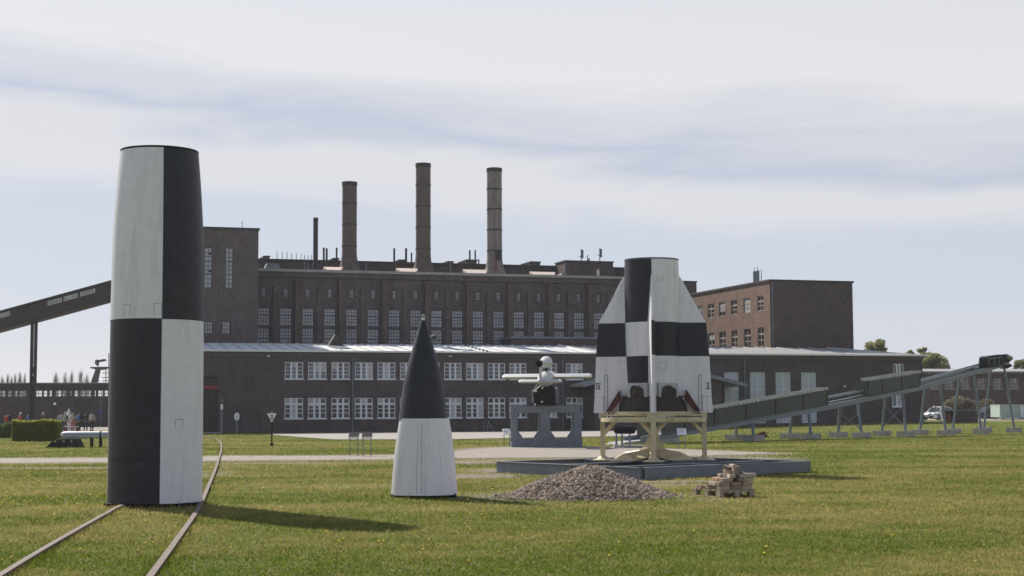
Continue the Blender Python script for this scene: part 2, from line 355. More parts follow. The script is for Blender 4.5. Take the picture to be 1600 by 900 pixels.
# ================================================================== GROUND
def ground_mat():
    M = bpy.data.materials.new('meadow'); M.use_nodes = True; t = M.node_tree; b = t.nodes['Principled BSDF']
    b.inputs['Roughness'].default_value = 0.9; b.inputs['Specular IOR Level'].default_value = 0.15
    c = N(t, 'ShaderNodeTexCoord')
    def nz(scale, detail=6, rough=0.6):
        n = N(t, 'ShaderNodeTexNoise', i_Scale=scale, i_Detail=float(detail), i_Roughness=rough); t.links.new(c.outputs['Object'], n.inputs['Vector']); return n
    def mixc(fac, a, bb):
        mm = N(t, 'ShaderNodeMix', data_type='RGBA')
        if isinstance(fac, float): mm.inputs['Factor'].default_value = fac
        else: t.links.new(fac, mm.inputs['Factor'])
        for k, v in (('A', a), ('B', bb)):
            if isinstance(v, tuple): mm.inputs[k].default_value = v+(1,)
            else: t.links.new(v, mm.inputs[k])
        return mm.outputs['Result']
    def rng_(n, lo, hi, a=0.0, bb=1.0):
        r = N(t, 'ShaderNodeMapRange'); r.inputs['From Min'].default_value = lo; r.inputs['From Max'].default_value = hi
        r.inputs['To Min'].default_value = a; r.inputs['To Max'].default_value = bb; t.links.new(n, r.inputs['Value']); return r.outputs[0]
    fine = nz(28, 8, .7); mid = nz(2.2, 7, .65); big = nz(0.22, 5, .6)
    g = mixc(rng_(fine.outputs[0], .35, .65), (0.070, 0.112, 0.007), (0.165, 0.205, 0.020))
    straw = mixc(rng_(fine.outputs[0], .3, .7), (0.17, 0.15, 0.055), (0.30, 0.255, 0.11))
    ad = N(t, 'ShaderNodeMath', operation='ADD'); t.links.new(rng_(mid.outputs[0], .35, .65, -.25, .25), ad.inputs[0]); t.links.new(big.outputs[0], ad.inputs[1])
    g = mixc(rng_(ad.outputs[0], .40, .72, 0.0, .85), g, straw)
    at_ = N(t, 'ShaderNodeAttribute', attribute_name='bare')
    ad2 = N(t, 'ShaderNodeMath', operation='ADD'); t.links.new(at_.outputs['Fac'], ad2.inputs[0]); t.links.new(rng_(mid.outputs[0], .3, .7, -.45, .45), ad2.inputs[1])
    soil = mixc(rng_(fine.outputs[0], .3, .7), (0.20, 0.165, 0.115), (0.33, 0.28, 0.215))
    g = mixc(rng_(ad2.outputs[0], .22, .62), g, soil)
    t.links.new(g, b.inputs['Base Color'])
    bp = N(t, 'ShaderNodeBump', i_Strength=0.9, i_Distance=0.06); t.links.new(fine.outputs[0], bp.inputs['Height']); t.links.new(bp.outputs[0], b.inputs['Normal'])
    return M

def path_poly(top, bot):            # pixel polylines (far edge, near edge) -> two world polylines
    return [ground(*p) for p in top], [ground(*p) for p in bot]
PATHS = {
 'gravel_path': path_poly([(-400, 717), (-60, 716.5), (170, 716), (330, 713), (500, 712.5), (640, 711.5), (760, 710)],
                     [(-400, 725), (-60, 724), (170, 722.5), (330, 720), (500, 718.5), (640, 717.5), (760, 715)]),
 'concrete_forecourt': path_poly([(425, 678.5), (520, 677), (700, 675.5), (880, 674), (1000, 673), (1040, 672.5)],
                     [(428, 680.5), (520, 687.5), (700, 687.3), (880, 683.5), (1000, 682), (1040, 681)]),
 'gravel_drive': path_poly([(715, 705), (765, 700), (830, 697.6), (960, 699), (1070, 702.5), (1150, 706), (1205, 708)],
                     [(690, 716), (765, 716), (830, 715.5), (960, 715), (1070, 713.5), (1150, 711), (1210, 709)]),
 'left_footpath': path_poly([(-300, 667), (0, 667.5), (90, 668), (172, 667), (260, 666)],
                     [(-300, 672), (0, 676), (90, 677), (172, 672), (260, 670)]),
 'car_park': path_poly([(1440, 654), (1530, 653.0), (1600, 652), (1750, 651)],
                     [(1440, 656.5), (1530, 657.5), (1600, 657), (1750, 656)]),
}
def resample(pl, n):
    L = [0]
    for a, b in zip(pl, pl[1:]): L.append(L[-1]+(b-a).length)
    o = []
    for i in range(n):
        s = L[-1]*i/(n-1); k = max(j for j in range(len(L)-1) if L[j] <= s+1e-9)
        f = (s-L[k])/max(1e-9, L[k+1]-L[k]); o.append(pl[k].lerp(pl[k+1], min(1, f)))
    return o
edge_pts = []
for name, (tp, bt) in PATHS.items():
    n = 160; A = resample(tp, n); B = resample(bt, n); mb = MB(); rows = 6
    J = 0.0 if name == 'concrete_forecourt' else 0.45
    def jit(p, s):
        return p + Vector((0, mnoise.noise(p*0.9+Vector((0, s, 3)))+.4*mnoise.noise(p*4+Vector((s, 5, 0))), 0))*J
    A = [jit(p, 1.0) for p in A]; B = [jit(p, 7.0) for p in B]
    V = []
    for r in range(rows+1):
        for i in range(n):
            p = A[i].lerp(B[i], r/rows); V.append((p.x, p.y, gz(p.x, p.y)+{'concrete_forecourt': .036, 'gravel_path': .006, 'gravel_drive': .012}.get(name, .007)))
    mb.v = V
    for r in range(rows):
        for i in range(n-1):
            mb.f.append((r*n+i, (r+1)*n+i, (r+1)*n+i+1, r*n+i+1)); mb.m.append(0)
    o = mb.build(name, P['slab'] if name in ('concrete_forecourt',) else P['path']); tag(o, kind='structure')
    if name in ('gravel_path', 'gravel_drive'): edge_pts += [(p.x, p.y) for p in A[::2]+B[::2]]
    if name == 'gravel_drive':
        edge_pts += [tuple(A[i].lerp(B[i], .5)[:2]) for i in range(0, n, 3)]

def axis(segs):
    o = []
    for a, b, s in segs: o += list(np.arange(a, b, s))
    return np.array(sorted(set(np.round(o, 3)))+[segs[-1][1]])
xs = axis([(-6000, -1000, 1000), (-1000, -200, 100), (-200, -60, 10), (-60, -24, 2), (-24, 24, .4), (24, 60, 1.5), (60, 200, 10), (200, 1000, 100), (1000, 6000, 1000)])
ys = axis([(-300, 0, 60), (0, 14, 2), (14, 62, .4), (62, 170, 1.5), (170, 400, 15), (400, 1200, 100), (1200, 9000, 800)])
GX, GY = np.meshgrid(xs, ys)
def ss(t, a, b):
    t = np.clip((t-a)/(b-a), 0, 1); return t*t*(3-2*t)
GZ = 0.5*ss(GY, 95, 150)*ss(GX, 5, 35)
# bare earth: along the gravel edges, round the steel frame, a trodden band across the lawn
BARE = np.zeros_like(GX)
near = (GX > -40) & (GX < 40) & (GY > 20) & (GY < 80)
E = np.array(edge_pts)
idx = np.argwhere(near)
gx, gy = GX[near], GY[near]
dmin = np.full(gx.shape, 1e9)
for ex, ey in E: dmin = np.minimum(dmin, np.hypot(gx-ex, (gy-ey)*.8))
bv = np.clip(1-dmin/1.6, 0, 1)*.75
for (px, py, rx, ry, a) in ((150, 731, 5.0, .9, .5), (420, 724, 4.5, 1.0, .45), (600, 760, 1.8, 1.0, .25), (745, 744, 1.3, 1.5, .8), (800, 735, 1.2, 2.0, .7), (1180, 716, 2.0, 2.5, .5),
                            (900, 775, 2.0, 1.6, .8), (1060, 752, 1.6, .8, .55), (760, 722, 2.5, 2.5, .6), (330, 741, 1.0, 3, .35), (1000, 758, 2.2, .7, .6), (1120, 780, 1.0, .7, .35)):
    g = ground(px, py); q = ((gx-g.x)/rx)**2+((gy-g.y)/ry)**2
    bv = np.maximum(bv, a*np.exp(-q))
BARE[near] = np.clip(bv*1.6, 0, 1)
me = bpy.data.meshes.new('lawn')
ny, nx = GX.shape
co = np.stack([GX, GY, GZ], -1).reshape(-1, 3)
ii = (np.arange(ny-1)[:, None]*nx+np.arange(nx-1)[None, :]).ravel()
fc = np.stack([ii, ii+1, ii+1+nx, ii+nx], -1)
me.vertices.add(len(co)); me.vertices.foreach_set('co', co.astype(np.float32).ravel())
me.loops.add(fc.size); me.loops.foreach_set('vertex_index', fc.astype(np.int32).ravel())
me.polygons.add(len(fc)); me.polygons.foreach_set('loop_start', np.arange(0, fc.size, 4, dtype=np.int32))
me.update(calc_edges=True); me.polygons.foreach_set('use_smooth', [True]*len(fc))
a = me.attributes.new('bare', 'FLOAT', 'POINT'); a.data.foreach_set('value', BARE.ravel().astype(np.float32))
me.materials.append(ground_mat())
tag(link('lawn', me), kind='structure')
_bt = (xs, ys, BARE)
def bare_at(x, y):
    i = np.clip(np.searchsorted(xs, x), 0, nx-1); j = np.clip(np.searchsorted(ys, y), 0, ny-1); return BARE[j, i]
PATH_POLYS = {k: [(p.x, p.y) for p in tp]+[(p.x, p.y) for p in reversed(bt)] for k, (tp, bt) in PATHS.items()}
def in_poly(x, y, poly):
    ins = np.zeros(x.shape, bool); j = len(poly)-1
    for i in range(len(poly)):
        xi, yi = poly[i]; xj, yj = poly[j]
        c = ((yi > y) != (yj > y)) & (x < (xj-xi)*(y-yi)/(yj-yi+1e-12)+xi); ins ^= c; j = i
    return ins

A0x, A0y = at(345, 677, 123.6)[:2]; _b = at(1440, 662, 141.9); THx = math.atan2(_b.y-A0y, _b.x-A0x)      # the hall's front line
def vnoise(x, y, seed, octs=3):
    r = np.random.default_rng(seed); T = r.random((256, 256)); o = 0; amp = 1; tot = 0
    for k in range(octs):
        xi, yi = np.floor(x).astype(int), np.floor(y).astype(int); fx, fy = x-xi, y-yi; fx, fy = fx*fx*(3-2*fx), fy*fy*(3-2*fy)
        a, b, c, d = T[yi & 255, xi & 255], T[yi & 255, (xi+1) & 255], T[(yi+1) & 255, xi & 255], T[(yi+1) & 255, (xi+1) & 255]
        o = o+amp*((a*(1-fx)+b*fx)*(1-fy)+(c*(1-fx)+d*fx)*fy); tot += amp; amp *= .55; x, y = x*2.03+17.3, y*2.03+5.1
    return o/tot
# grass blades (nobody could count them): one object of single-triangle blades
def grass():
    n = 780000
    u = rng.random(n); D = 13.5*np.exp(u**1.12*math.log(140/13.5))          # dense near, thinning with distance
    half = D*.335+2.5; x = (rng.random(n)*2-1)*half; y = D
    tuft = np.array([mnoise.noise(Vector((a*0.5, b*0.5, 0))) for a, b in zip(x[:1], y[:1])])
    bare = bare_at(x, y); keep = rng.random(n) > bare*1.25
    for k in ('gravel_path', 'gravel_drive', 'concrete_forecourt', 'left_footpath', 'car_park'): keep &= ~in_poly(x, y, PATH_POLYS[k])
    hx, hy = HEAP; keep &= ((x-hx)/1.65)**2+((y-hy)/1.6)**2 > 1
    _lx = (x-A0x)*math.cos(THx)+(y-A0y)*math.sin(THx); _ly = -(x-A0x)*math.sin(THx)+(y-A0y)*math.cos(THx)
    keep &= ~((_ly > -.15) & (_lx > -9) & (_lx < 63))
    x, y = x[keep], y[keep]; n = len(x); D = y
    f = vnoise(x*1.6, y*1.1, 3, 4)*2-1                                 # tufts
    s = np.sqrt(np.maximum(D, 15)/15)
    h = (0.016+0.026*rng.random(n)**1.7)*(1+.4*f)*np.minimum(s, 2.0); w = (0.0045+0.005*rng.random(n))*s*1.1
    h = np.where(rng.random(n) < .012, h*1.9, h)
    # longer growth the mower cannot reach
    for (ox, oy, r0, w0) in ((-6.3, 27.8, .82, .22), (-1.71, 30.12, .64, .2), (HEAP[0], HEAP[1], 1.62, .3)):
        dd_ = np.hypot(x-ox, y-oy)-r0; h = np.where((dd_ > 0) & (dd_ < w0), h*1.5, np.where(dd_ <= 0, h*.5, h))
    for pl in RAILS:
        for p in pl:
            if p.y < 34:
                dd_ = np.hypot(x-p.x, y-p.y); h = np.where(dd_ < .16, np.maximum(h, .045+.03*rng.random(n)), h)
    an = rng.random(n)*6.283; lean = rng.normal(0, .75, (n, 2))*h[:, None]
    dx, dy = np.cos(an)*w, np.sin(an)*w
    co = np.empty((n, 3, 3)); z0 = 0.5*ss(y, 95, 150)*ss(x, 5, 35)-.004
    co[:, 0] = np.stack([x-dx, y-dy, z0], -1); co[:, 1] = np.stack([x+dx, y+dy, z0], -1)
    co[:, 2] = np.stack([x+lean[:, 0], y+lean[:, 1], z0+h], -1)
    big = vnoise(x*.16, y*.34, 11, 3)*2-1; mid = vnoise(x*.7, y*1.0, 12, 3)*2-1; fine = vnoise(x*4.5, y*4.5, 13, 2)*2-1
    tone = np.clip(.30+.74*big+.50*mid+.22*f+.28*fine+.5*bare_at(x, y)+rng.normal(0, .15, n), 0, 1)
    tone = np.where(rng.random(n) < .13, np.clip(tone+.5, 0, 1), tone)
    me = np_mesh('grass', co.reshape(-1, 3), 3, P['grass'], attr=np.repeat(tone, 3))
    tag(link('grass', me), kind='stuff')
def spline(ctrl, n):
    o = []; c = [ctrl[0]]+ctrl+[ctrl[-1]]
    for i in range(1, len(c)-2):
        for k in range(n):
            t = k/n; a, b, d, e = c[i-1], c[i], c[i+1], c[i+2]
            o.append(.5*((2*b)+(d-a)*t+(2*a-5*b+4*d-e)*t*t+(-a+3*b-3*d+e)*t**3))
    return o+[ctrl[-1]]
rr = spline([ground(*p, .08) for p in ((150, 1010), (232, 900), (272, 846), (308, 795), (323, 764), (340, 722), (346, 699), (344, 690), (335, 684.5), (318, 681))], 14)
for p in rr: p.z = 0
lf = spline([ground(*p, .08) for p in ((-160, 995), (0, 895), (84, 845), (172, 796), (205, 777), (240, 740), (262, 712))], 14)
for p in lf: p.z = 0
RAILS = (rr, lf)
HEAP = ground(922, 776)[:2]
grass()
# dandelions scattered in the grass
def dandelions():
    mb = MB(); spots = [(18, 880), (3, 884), (228, 856), (240, 855), (410/3.75, 660+665/3.75), (215, 868), (530, 852), (536, 851), (592, 852), (600, 853), (687, 880), (735, 834), (1084, 838), (755, 806), (188, 805), (228, 821), (126, 867), (338, 827), (620, 817), (511, 837)]
    pts = [ground(*p) for p in spots]
    r2 = random.Random(3)
    for _ in range(150):
        pts.append(ground(r2.uniform(0, 168), r2.uniform(735, 800)) if r2.random() < .6 else ground(r2.uniform(-20, 168), r2.uniform(690, 712)))
    for _ in range(26): pts.append(ground(r2.uniform(200, 1590), r2.uniform(790, 899)) if r2.random() < .5 else ground(r2.uniform(330, 780), r2.uniform(725, 790)))
    for p in pts:
        r = r2.uniform(.014, .024)*(1 if p.y < 30 else 1.3); z = r2.uniform(.045, .075)
        mb.lathe([(r*.3, z-.012), (r, z), (r*.6, z+.010), (0.001, z+.013)], 7, (p.x, p.y, 0), m=0)
        mb.tube((p.x, p.y, 0), (p.x, p.y, z-.01), .003, .003, 3, False, m=1)
    o = mb.build('dandelions', [P['yellow'], P['leaf_hedge']]); tag(o, kind='stuff')
dandelions()

# gravel heap
def heap():
    hx, hy = HEAP
    def H(u, v):                                                     # u, v in -1..1
        d1 = np.hypot((u+.02)/.98, v); z = .60*np.clip(1-d1, 0, None)**.85
        z = np.where(d1 < .22, np.minimum(z, .60*(1-.10)-.6*d1*.35), z)
        d2 = np.hypot((u-.50)/.52, v/.8); z = np.maximum(z, .26*np.clip(1-d2, 0, None)**.8)
        d3 = np.hypot((u+.62)/.42, (v+.1)/.7); z = np.maximum(z, .18*np.clip(1-d3, 0, None)**.8)
        return np.where(z > 0, z*(1+.45*(vnoise(np.asarray(u)*3+9, np.asarray(v)*3+4, 31, 3)-.5)), 0)
    RX, RY = 1.57, 1.55
    n = 40; mb = MB()
    for j in range(n+1):
        for i in range(n+1):
            u, v = i/n*2-1, j/n*2-1; mb.v.append((u*RX, v*RY, float(H(np.float64(u), np.float64(v)))-.03))
    for j in range(n):
        for i in range(n):
            k = j*(n+1)+i; mb.f.append((k, k+1, k+n+2, k+n+1)); mb.m.append(0)
    root = thing('gravel_heap', 'grey brown heap of loose gravel on the lawn before the steel frame', 'gravel heap', (hx, hy, 0))
    mb.build('heap_core', P['path'], root, True)
    ico = bmesh.new(); bmesh.ops.create_icosphere(ico, subdivisions=1, radius=1.0)
    iv = np.array([v.co[:] for v in ico.verts]); iff = np.array([[v.index for v in f.verts] for f in ico.faces]); ico.free()
    ns = 7600
    u = rng.random(ns*2)*2-1; v = rng.random(ns*2)*2-1
    hz = H(u, v); k = hz > .004
    u, v, hz = u[k][:ns], v[k][:ns], hz[k][:ns]; 
    # a loose skirt of stones rolled off the edge
    a = rng.random(420)*6.283; rr = 1+np.abs(rng.normal(0, .11, 420)); u = np.append(u, np.cos(a)*rr*.98); v = np.append(v, np.sin(a)*rr*.98); hz = np.append(hz, np.full(420, .008))
    m_ = len(u); s = (.011+.030*rng.random(m_)**1.8)[:, None]*rng.uniform(.7, 1.25, (m_, 3))
    q = rng.normal(size=(m_, 4)); q /= np.linalg.norm(q, axis=1)[:, None]
    w_, x_, y_, z_ = q.T
    Rm = np.stack([1-2*(y_*y_+z_*z_), 2*(x_*y_-z_*w_), 2*(x_*z_+y_*w_), 2*(x_*y_+z_*w_), 1-2*(x_*x_+z_*z_), 2*(y_*z_-x_*w_), 2*(x_*z_-y_*w_), 2*(y_*z_+x_*w_), 1-2*(x_*x_+y_*y_)], -1).reshape(-1, 3, 3)
    base = iv[None]*s[:, None, :]*rng.uniform(.82, 1.15, (m_, len(iv), 1))
    V = np.einsum('nij,nkj->nki', Rm, base)+np.stack([u*RX, v*RY, hz+rng.uniform(-.012, .02, m_)], -1)[:, None, :]
    co = V[:, iff.ravel(), :].reshape(-1, 3)
    tone = np.repeat(np.clip(rng.normal(.42, .24, m_), 0, 1), iff.size)
    P['stone'] = leaf_mat('gravel_stones', (0.185, 0.147, 0.118), (0.60, 0.49, 0.395), 0.85, 0.0)
    me = np_mesh('gravel_stones', co, 3, P['stone'], attr=tone)
    tag(link('gravel_stones', me, root), kind='stuff')
heap()
# ================================================================== RAILS
def rail_run(name, pts, label):
    root = thing(name, label, 'rail', (pts[0].x, pts[0].y, 0), 0, 'pair of rails sunk in the lawn')
    def seg(pl):
        mb = MB(); prof = [(-.055, 0), (.055, 0), (.055, .012), (.012, .022), (.012, .075), (.036, .085), (.036, .115), (-.036, .115), (-.036, .085), (-.012, .075), (-.012, .022), (-.055, .012)]
        k = len(prof); n = len(pl)
        for i, p in enumerate(pl):
            d = (pl[min(i+1, n-1)]-pl[max(i-1, 0)]); d.z = 0; d.normalize(); r = Vector((d.y, -d.x, 0))
            for (a, z) in prof:
                q = p+r*a; mb.v.append((q.x-pts[0].x, q.y-pts[0].y, z-.05))
        for i in range(n-1):
            for j in range(k):
                j2 = (j+1) % k; mb.f.append((i*k+j, i*k+j2, (i+1)*k+j2, (i+1)*k+j)); mb.m.append(0)
        mb.f += [tuple(range(k)), tuple((n-1)*k+j for j in reversed(range(k)))]; mb.m += [0, 0]
        mb.build('rail_length', P['rail'], root)
    # two lengths with a gap at the joint
    cut = min(range(len(pts)), key=lambda i: abs(pts[i].y-(25.6 if 'right' in label else 24.6)))
    seg(pts[:cut+1]); nxt = pts[cut+1:]; nxt[0] = pts[cut].lerp(pts[cut+1], .06)+Vector((.012, 0, 0)); seg(nxt)
    mb = MB(); q = pts[cut]; mb.box((q.x-pts[0].x+.03, q.y-pts[0].y, .03), (.02, .5, .05), rz=.25); mb.build('joint_bar', P['rail'], root)
rail_run('rail', rr, 'right hand rail that curves away past the cylinder towards the doorway')
rail_run('rail', lf, 'left hand rail running from the bottom left corner under the cylinder')

# ================================================================== ROCKET CENTRE SECTION
def midsection():
    c = Vector((-6.30, 27.80, 0)); s = c.y/FPX
    root = thing('rocket_body_section', 'tall black and white chequered rocket body section standing upright on the rails', 'rocket section', (c.x, c.y, 0))
    z0 = .068; view = math.atan2(-c.y, -c.x)                         # direction towards the camera
    seam = view+R(5.5)
    H = 6.285; ZS = 3.245
    prof_r = [(z0, .818), (.6, .818), (1.6, .816), (2.5, .813), (ZS, .810), (3.7, .806), (4.2, .800), (4.7, .790), (5.1, .773), (5.5, .748), (5.8, .726), (6.05, .704), (H, .684)]
    def quad(a, up):                                                 # which quadrant, relative to the seam
        k = int(((a-seam) % (2*math.pi))//(math.pi/2)); return (k+(1 if up else 0)) % 2
    mb = MB()
    n = 96
    lower = [(r, z) for z, r in prof_r if z <= ZS]; upper = [(r, z) for z, r in prof_r if z >= ZS]
    mb.lathe(lower, n, a0=seam, mf=lambda a, z: quad(a, False))
    mb.build('lower_shell', [P['white'], P['black']], root, True)
    mb = MB(); mb.lathe([(upper[0][0]+.003, ZS+.006)]+upper[1:], n, a0=seam, mf=lambda a, z: quad(a, True))
    mb.lathe([(.684, H), (.63, H), (.63, H-.5)], n, a0=seam, m=1)
    mb.build('upper_shell', [P['white'], P['black']], root, True)
    mb = MB(); mb.lathe([(.687, H-.03), (.690, H-.02), (.686, H+.006), (.66, H+.006), (.66, H-.02)], n); mb.build('top_rim', P['dark'], root, True)
    # joint band and lower seam line
    mb = MB(); mb.lathe([(.8115, ZS-.006), (.8145, ZS-.004), (.8145, ZS+.004), (.8115, ZS+.006)], n); mb.build('joint_band', P['dark'], root, True)
    mb = MB(); mb.lathe([(.8175, .82), (.8200, .822), (.8200, .828), (.8175, .83)], 24, a0=seam-math.pi/2, a1=seam); mb.build('weld_seam', P['dark'], root, True)
    # hatches: thin proud covers with dark gap round them
    def hatch(pxl, pxr, pyt, pyb, lab=None):
        zc = lambda y: CAM_Z+(645.4-y)*s
        def ang(px):
            off = ((px-245.5)*s)/.825; return view+math.asin(max(-.98, min(.98, off*.975)))
        a0, a1, zt, zb = ang(pxl), ang(pxr), zc(pyt), zc(pyb); r = .8215 if zt < 3.2 else .8125
        def arc(mb, aa, ab, za, zb_, ra, rb):
            k = 6
            for i in range(k):
                t0, t1 = aa+(ab-aa)*i/k, aa+(ab-aa)*(i+1)/k
                for rr_, rv in ((rb, 0),):
                    mb.poly([(rr_*math.cos(t0), rr_*math.sin(t0), za), (rr_*math.cos(t1), rr_*math.sin(t1), za), (rr_*math.cos(t1), rr_*math.sin(t1), zb_), (rr_*math.cos(t0), rr_*math.sin(t0), zb_)])
        g = .006/.82; w = .007
        mb = MB(); arc(mb, a0, a1, zt-w, zt, r, r); arc(mb, a0, a0+w/.82, zb, zt-w, r, r); arc(mb, a1-w/.82, a1, zb, zt-w, r, r)
        mb.build('hatch_outline', P['steel'], root)
    hatch(193, 203, 480, 498); hatch(240, 252, 479, 498); hatch(275, 287, 655, 667); hatch(281, 284, 779, 789)
    # bogie under the section
    mb = MB(); mb.lathe([(.80, z0-.012), (.80, z0+.02), (.70, z0+.02), (.70, z0-.012)], 64); mb.build('base_ring', P['dark'], root, True)
    for dx in (-.62, .62):
        for dy in (-.50, .45):
            b = MB(); b.box((dx, dy, .02), (.20, .13, .10)); b.tube((dx-.14, dy, .03), (dx+.14, dy, .03), .045, n=12); b.build('bogie_wheel', P['dark'], root)
midsection()

# ================================================================== NOSE SECTION
def nose():
    c = Vector((-1.71, 30.12, 0)); root = thing('rocket_nose_section', 'black tipped pointed rocket nose cone with white lower skirt standing on the grass', 'rocket nose', (c.x, c.y, 0))
    z0 = .05; ZB = 1.483; view = math.atan2(-c.y, -c.x); n = 96
    prof = [(.612, z0), (.588, .4), (.552, .8), (.508, 1.15), (.452, ZB), (.430, 1.78), (.392, 2.10), (.322, 2.42), (.264, 2.645), (.236, 2.74), (.150, 3.03), (.116, 3.137), (.072, 3.28), (.034, 3.38)]
    lo = [p for p in prof if p[1] <= ZB]; hi = [p for p in prof if p[1] >= ZB]
    mb = MB(); mb.lathe(lo, n); mb.build('inner_skirt', P['shell_grey'], root, True)  # greyer colour paints shade onto the sliver left of the jacket
    mb = MB(); mb.lathe([(.4, ZB-.01), (.472, ZB-.0)]+hi[1:], n); mb.build('black_cone', P['black'], root, True)
    # outer white jacket wraps the front and right; stops at a step on the left
    a0, a1 = view+R(-54), view+R(150); out_ = [(r+.045, z) for r, z in lo]
    out_[0] = (out_[0][0], z0+.01); out_[-1] = (out_[-1][0], ZB+.012)
    mb = MB(); mb.lathe(out_, 72, a0=a0, a1=a1); 
    for r_o, r_i, sgn in ((0, 0, 0),):
        for j in range(len(out_)-1):
            for a in (a0, a1):
                p = lambda r, z: (r*math.cos(a), r*math.sin(a), z)
                mb.poly([p(out_[j][0], out_[j][1]), p(lo[j][0]-.01, lo[j][1]), p(lo[j+1][0]-.01, lo[j+1][1]), p(out_[j+1][0], out_[j+1][1])], m=0)
    rt, zt = out_[-1]; rb, zb = out_[0]
    k = 72
    for i in range(k):
        t0, t1 = a0+(a1-a0)*i/k, a0+(a1-a0)*(i+1)/k
        for (ra, za) in ((rt, zt), (rb, zb)):
            mb.poly([(ra*math.cos(t0), ra*math.sin(t0), za), (ra*math.cos(t1), ra*math.sin(t1), za), ((ra-.052)*math.cos(t1), (ra-.052)*math.sin(t1), za), ((ra-.052)*math.cos(t0), (ra-.052)*math.sin(t0), za)])
    mb.build('skirt_jacket', P['white'], root, True)
    mb = MB(); K = 10
    for j in range(len(lo)-1):
        (ra, za), (rb, zb3) = lo[j], lo[j+1]; w2 = .018
        mb.poly([((ra+.003)*math.cos(a0-w2/ra*2.2), (ra+.003)*math.sin(a0-w2/ra*2.2), za), ((ra+.003)*math.cos(a0), (ra+.003)*math.sin(a0), za), ((rb+.003)*math.cos(a0), (rb+.003)*math.sin(a0), zb3), ((rb+.003)*math.cos(a0-w2/rb*2.2), (rb+.003)*math.sin(a0-w2/rb*2.2), zb3)])
    mb.build('step_gasket', P['dark'], root)  # dark strip added to paint the shaded gap at the jacket step
    # panel seams on the jacket
    def strip(aa, za, zb2, w=.005):
        mb = MB(); K = 8
        def rr_(z):
            for (r0_, zz0), (r1_, zz1) in zip(out_, out_[1:]):
                if z <= zz1+1e-6: return r0_+(r1_-r0_)*(z-zz0)/(zz1-zz0)+.0015
            return out_[-1][0]+.0015
        for i in range(K):
            u, v = za+(zb2-za)*i/K, za+(zb2-za)*(i+1)/K
            mb.poly([(rr_(u)*math.cos(aa-w), rr_(u)*math.sin(aa-w), u), (rr_(u)*math.cos(aa+w), rr_(u)*math.sin(aa+w), u), (rr_(v)*math.cos(aa+w), rr_(v)*math.sin(aa+w), v), (rr_(v)*math.cos(aa-w), rr_(v)*math.sin(aa-w), v)])
        mb.build('panel_seam', P['steel'], root)
    strip(view-R(11), .1, 1.42); strip(view-R(3), .1, 1.42); strip(view+R(32), .16, 1.42, .002)
    # tip fuse: ring, white knob
    mb = MB(); mb.lathe([(.034, 3.38), (.03, 3.40), (.03, 3.42), (.022, 3.425)], 16); mb.build('tip_collar', P['signwhite'], root, True)
    mb = MB(); mb.lathe([(.020, 3.425), (.030, 3.435), (.034, 3.455), (.028, 3.48), (.001, 3.49)], 16); mb.build('fuse_knob', P['v1white'], root, True)
    mb = MB(); mb.tube((.0, -.040, 3.452), (.0, -.025, 3.452), .016, n=10); mb.build('fuse_port', P['dark'], root)
    for dx, dy in ((-.48, -.18), (.5, -.15), (.0, .5)):
        b = MB(); b.box((dx, dy, .032), (.22, .13, .068), rz=.4); b.build('timber_block', P['dark'], root)
    mb = MB(); mb.tube((-.45, .12, .04), (.62, -.22, .04), .05, n=10); mb.build('wheel_axle', P['dark'], root)
nose()

# ================================================================== STEEL BASE FRAME, LAUNCH STAND, TAIL
TC = Vector((3.79, 42.4, 0)); FH = .30
def base_frame():
    Nn, Rr, Ff, Ll = Vector((3.0, 37.0, 0)), Vector((7.78, 41.4, 0)), Vector((4.45, 46.5, 0)), Vector((-.42, 42.05, 0))
    root = thing('steel_base_frame', 'large blue grey steel girder frame lying on the lawn under the launch stand', 'girder frame', (TC.x, TC.y, 0))
    def ib(a, b, name='girder', h=FH, w=.17):
        a, b = a-TC, b-TC; d = (b-a).normalized(); mb = MB()
        mid = (a+b)/2
        mb.beam(a+Vector((0, 0, .012)), b+Vector((0, 0, .012)), w, .02); mb.beam(a+Vector((0, 0, h-.012)), b+Vector((0, 0, h-.012)), w, .02); mb.beam(a+Vector((0, 0, h/2)), b+Vector((0, 0, h/2)), .03, h-.045)
        k = max(2, int((b-a).length/1.4))
        mb.build(name, P['steel'], root)
    ib(Nn, Rr); ib(Rr, Ff); ib(Ff, Ll); ib(Ll, Nn)
    def cap(p, q):                                                   # closed channel face on the near right side
        pass
    mb = MB(); a, b = Nn-TC, Rr-TC; d = (b-a).normalized(); nrm = Vector((d.y, -d.x, 0))
    mb.beam(a+nrm*.08+Vector((0, 0, FH/2))+d*.05, b+nrm*.08+Vector((0, 0, FH/2))-d*.05, .012, FH-.05); mb.build('web_plate', P['steel'], root)
    for t in (.27, .62):
        ib(Nn.lerp(Ll, t)+(Rr-Nn).normalized()*.1, Rr.lerp(Ff, t)-(Rr-Nn).normalized()*.1, 'cross_girder', FH-.03, .14)
    ib(Nn.lerp(Rr, .5)+(Ll-Nn).normalized()*.1, Ll.lerp(Ff, .5)-(Ll-Nn).normalized()*.1, 'cross_girder', FH-.028, .14)
    mb = MB(); mb.poly([p-TC+Vector((0, 0, .012)) for p in (Nn, Rr, Ff, Ll)]); mb.build('earth_infill', P['earth'], root)  # soil darkened to paint in the shade between the girders
base_frame()

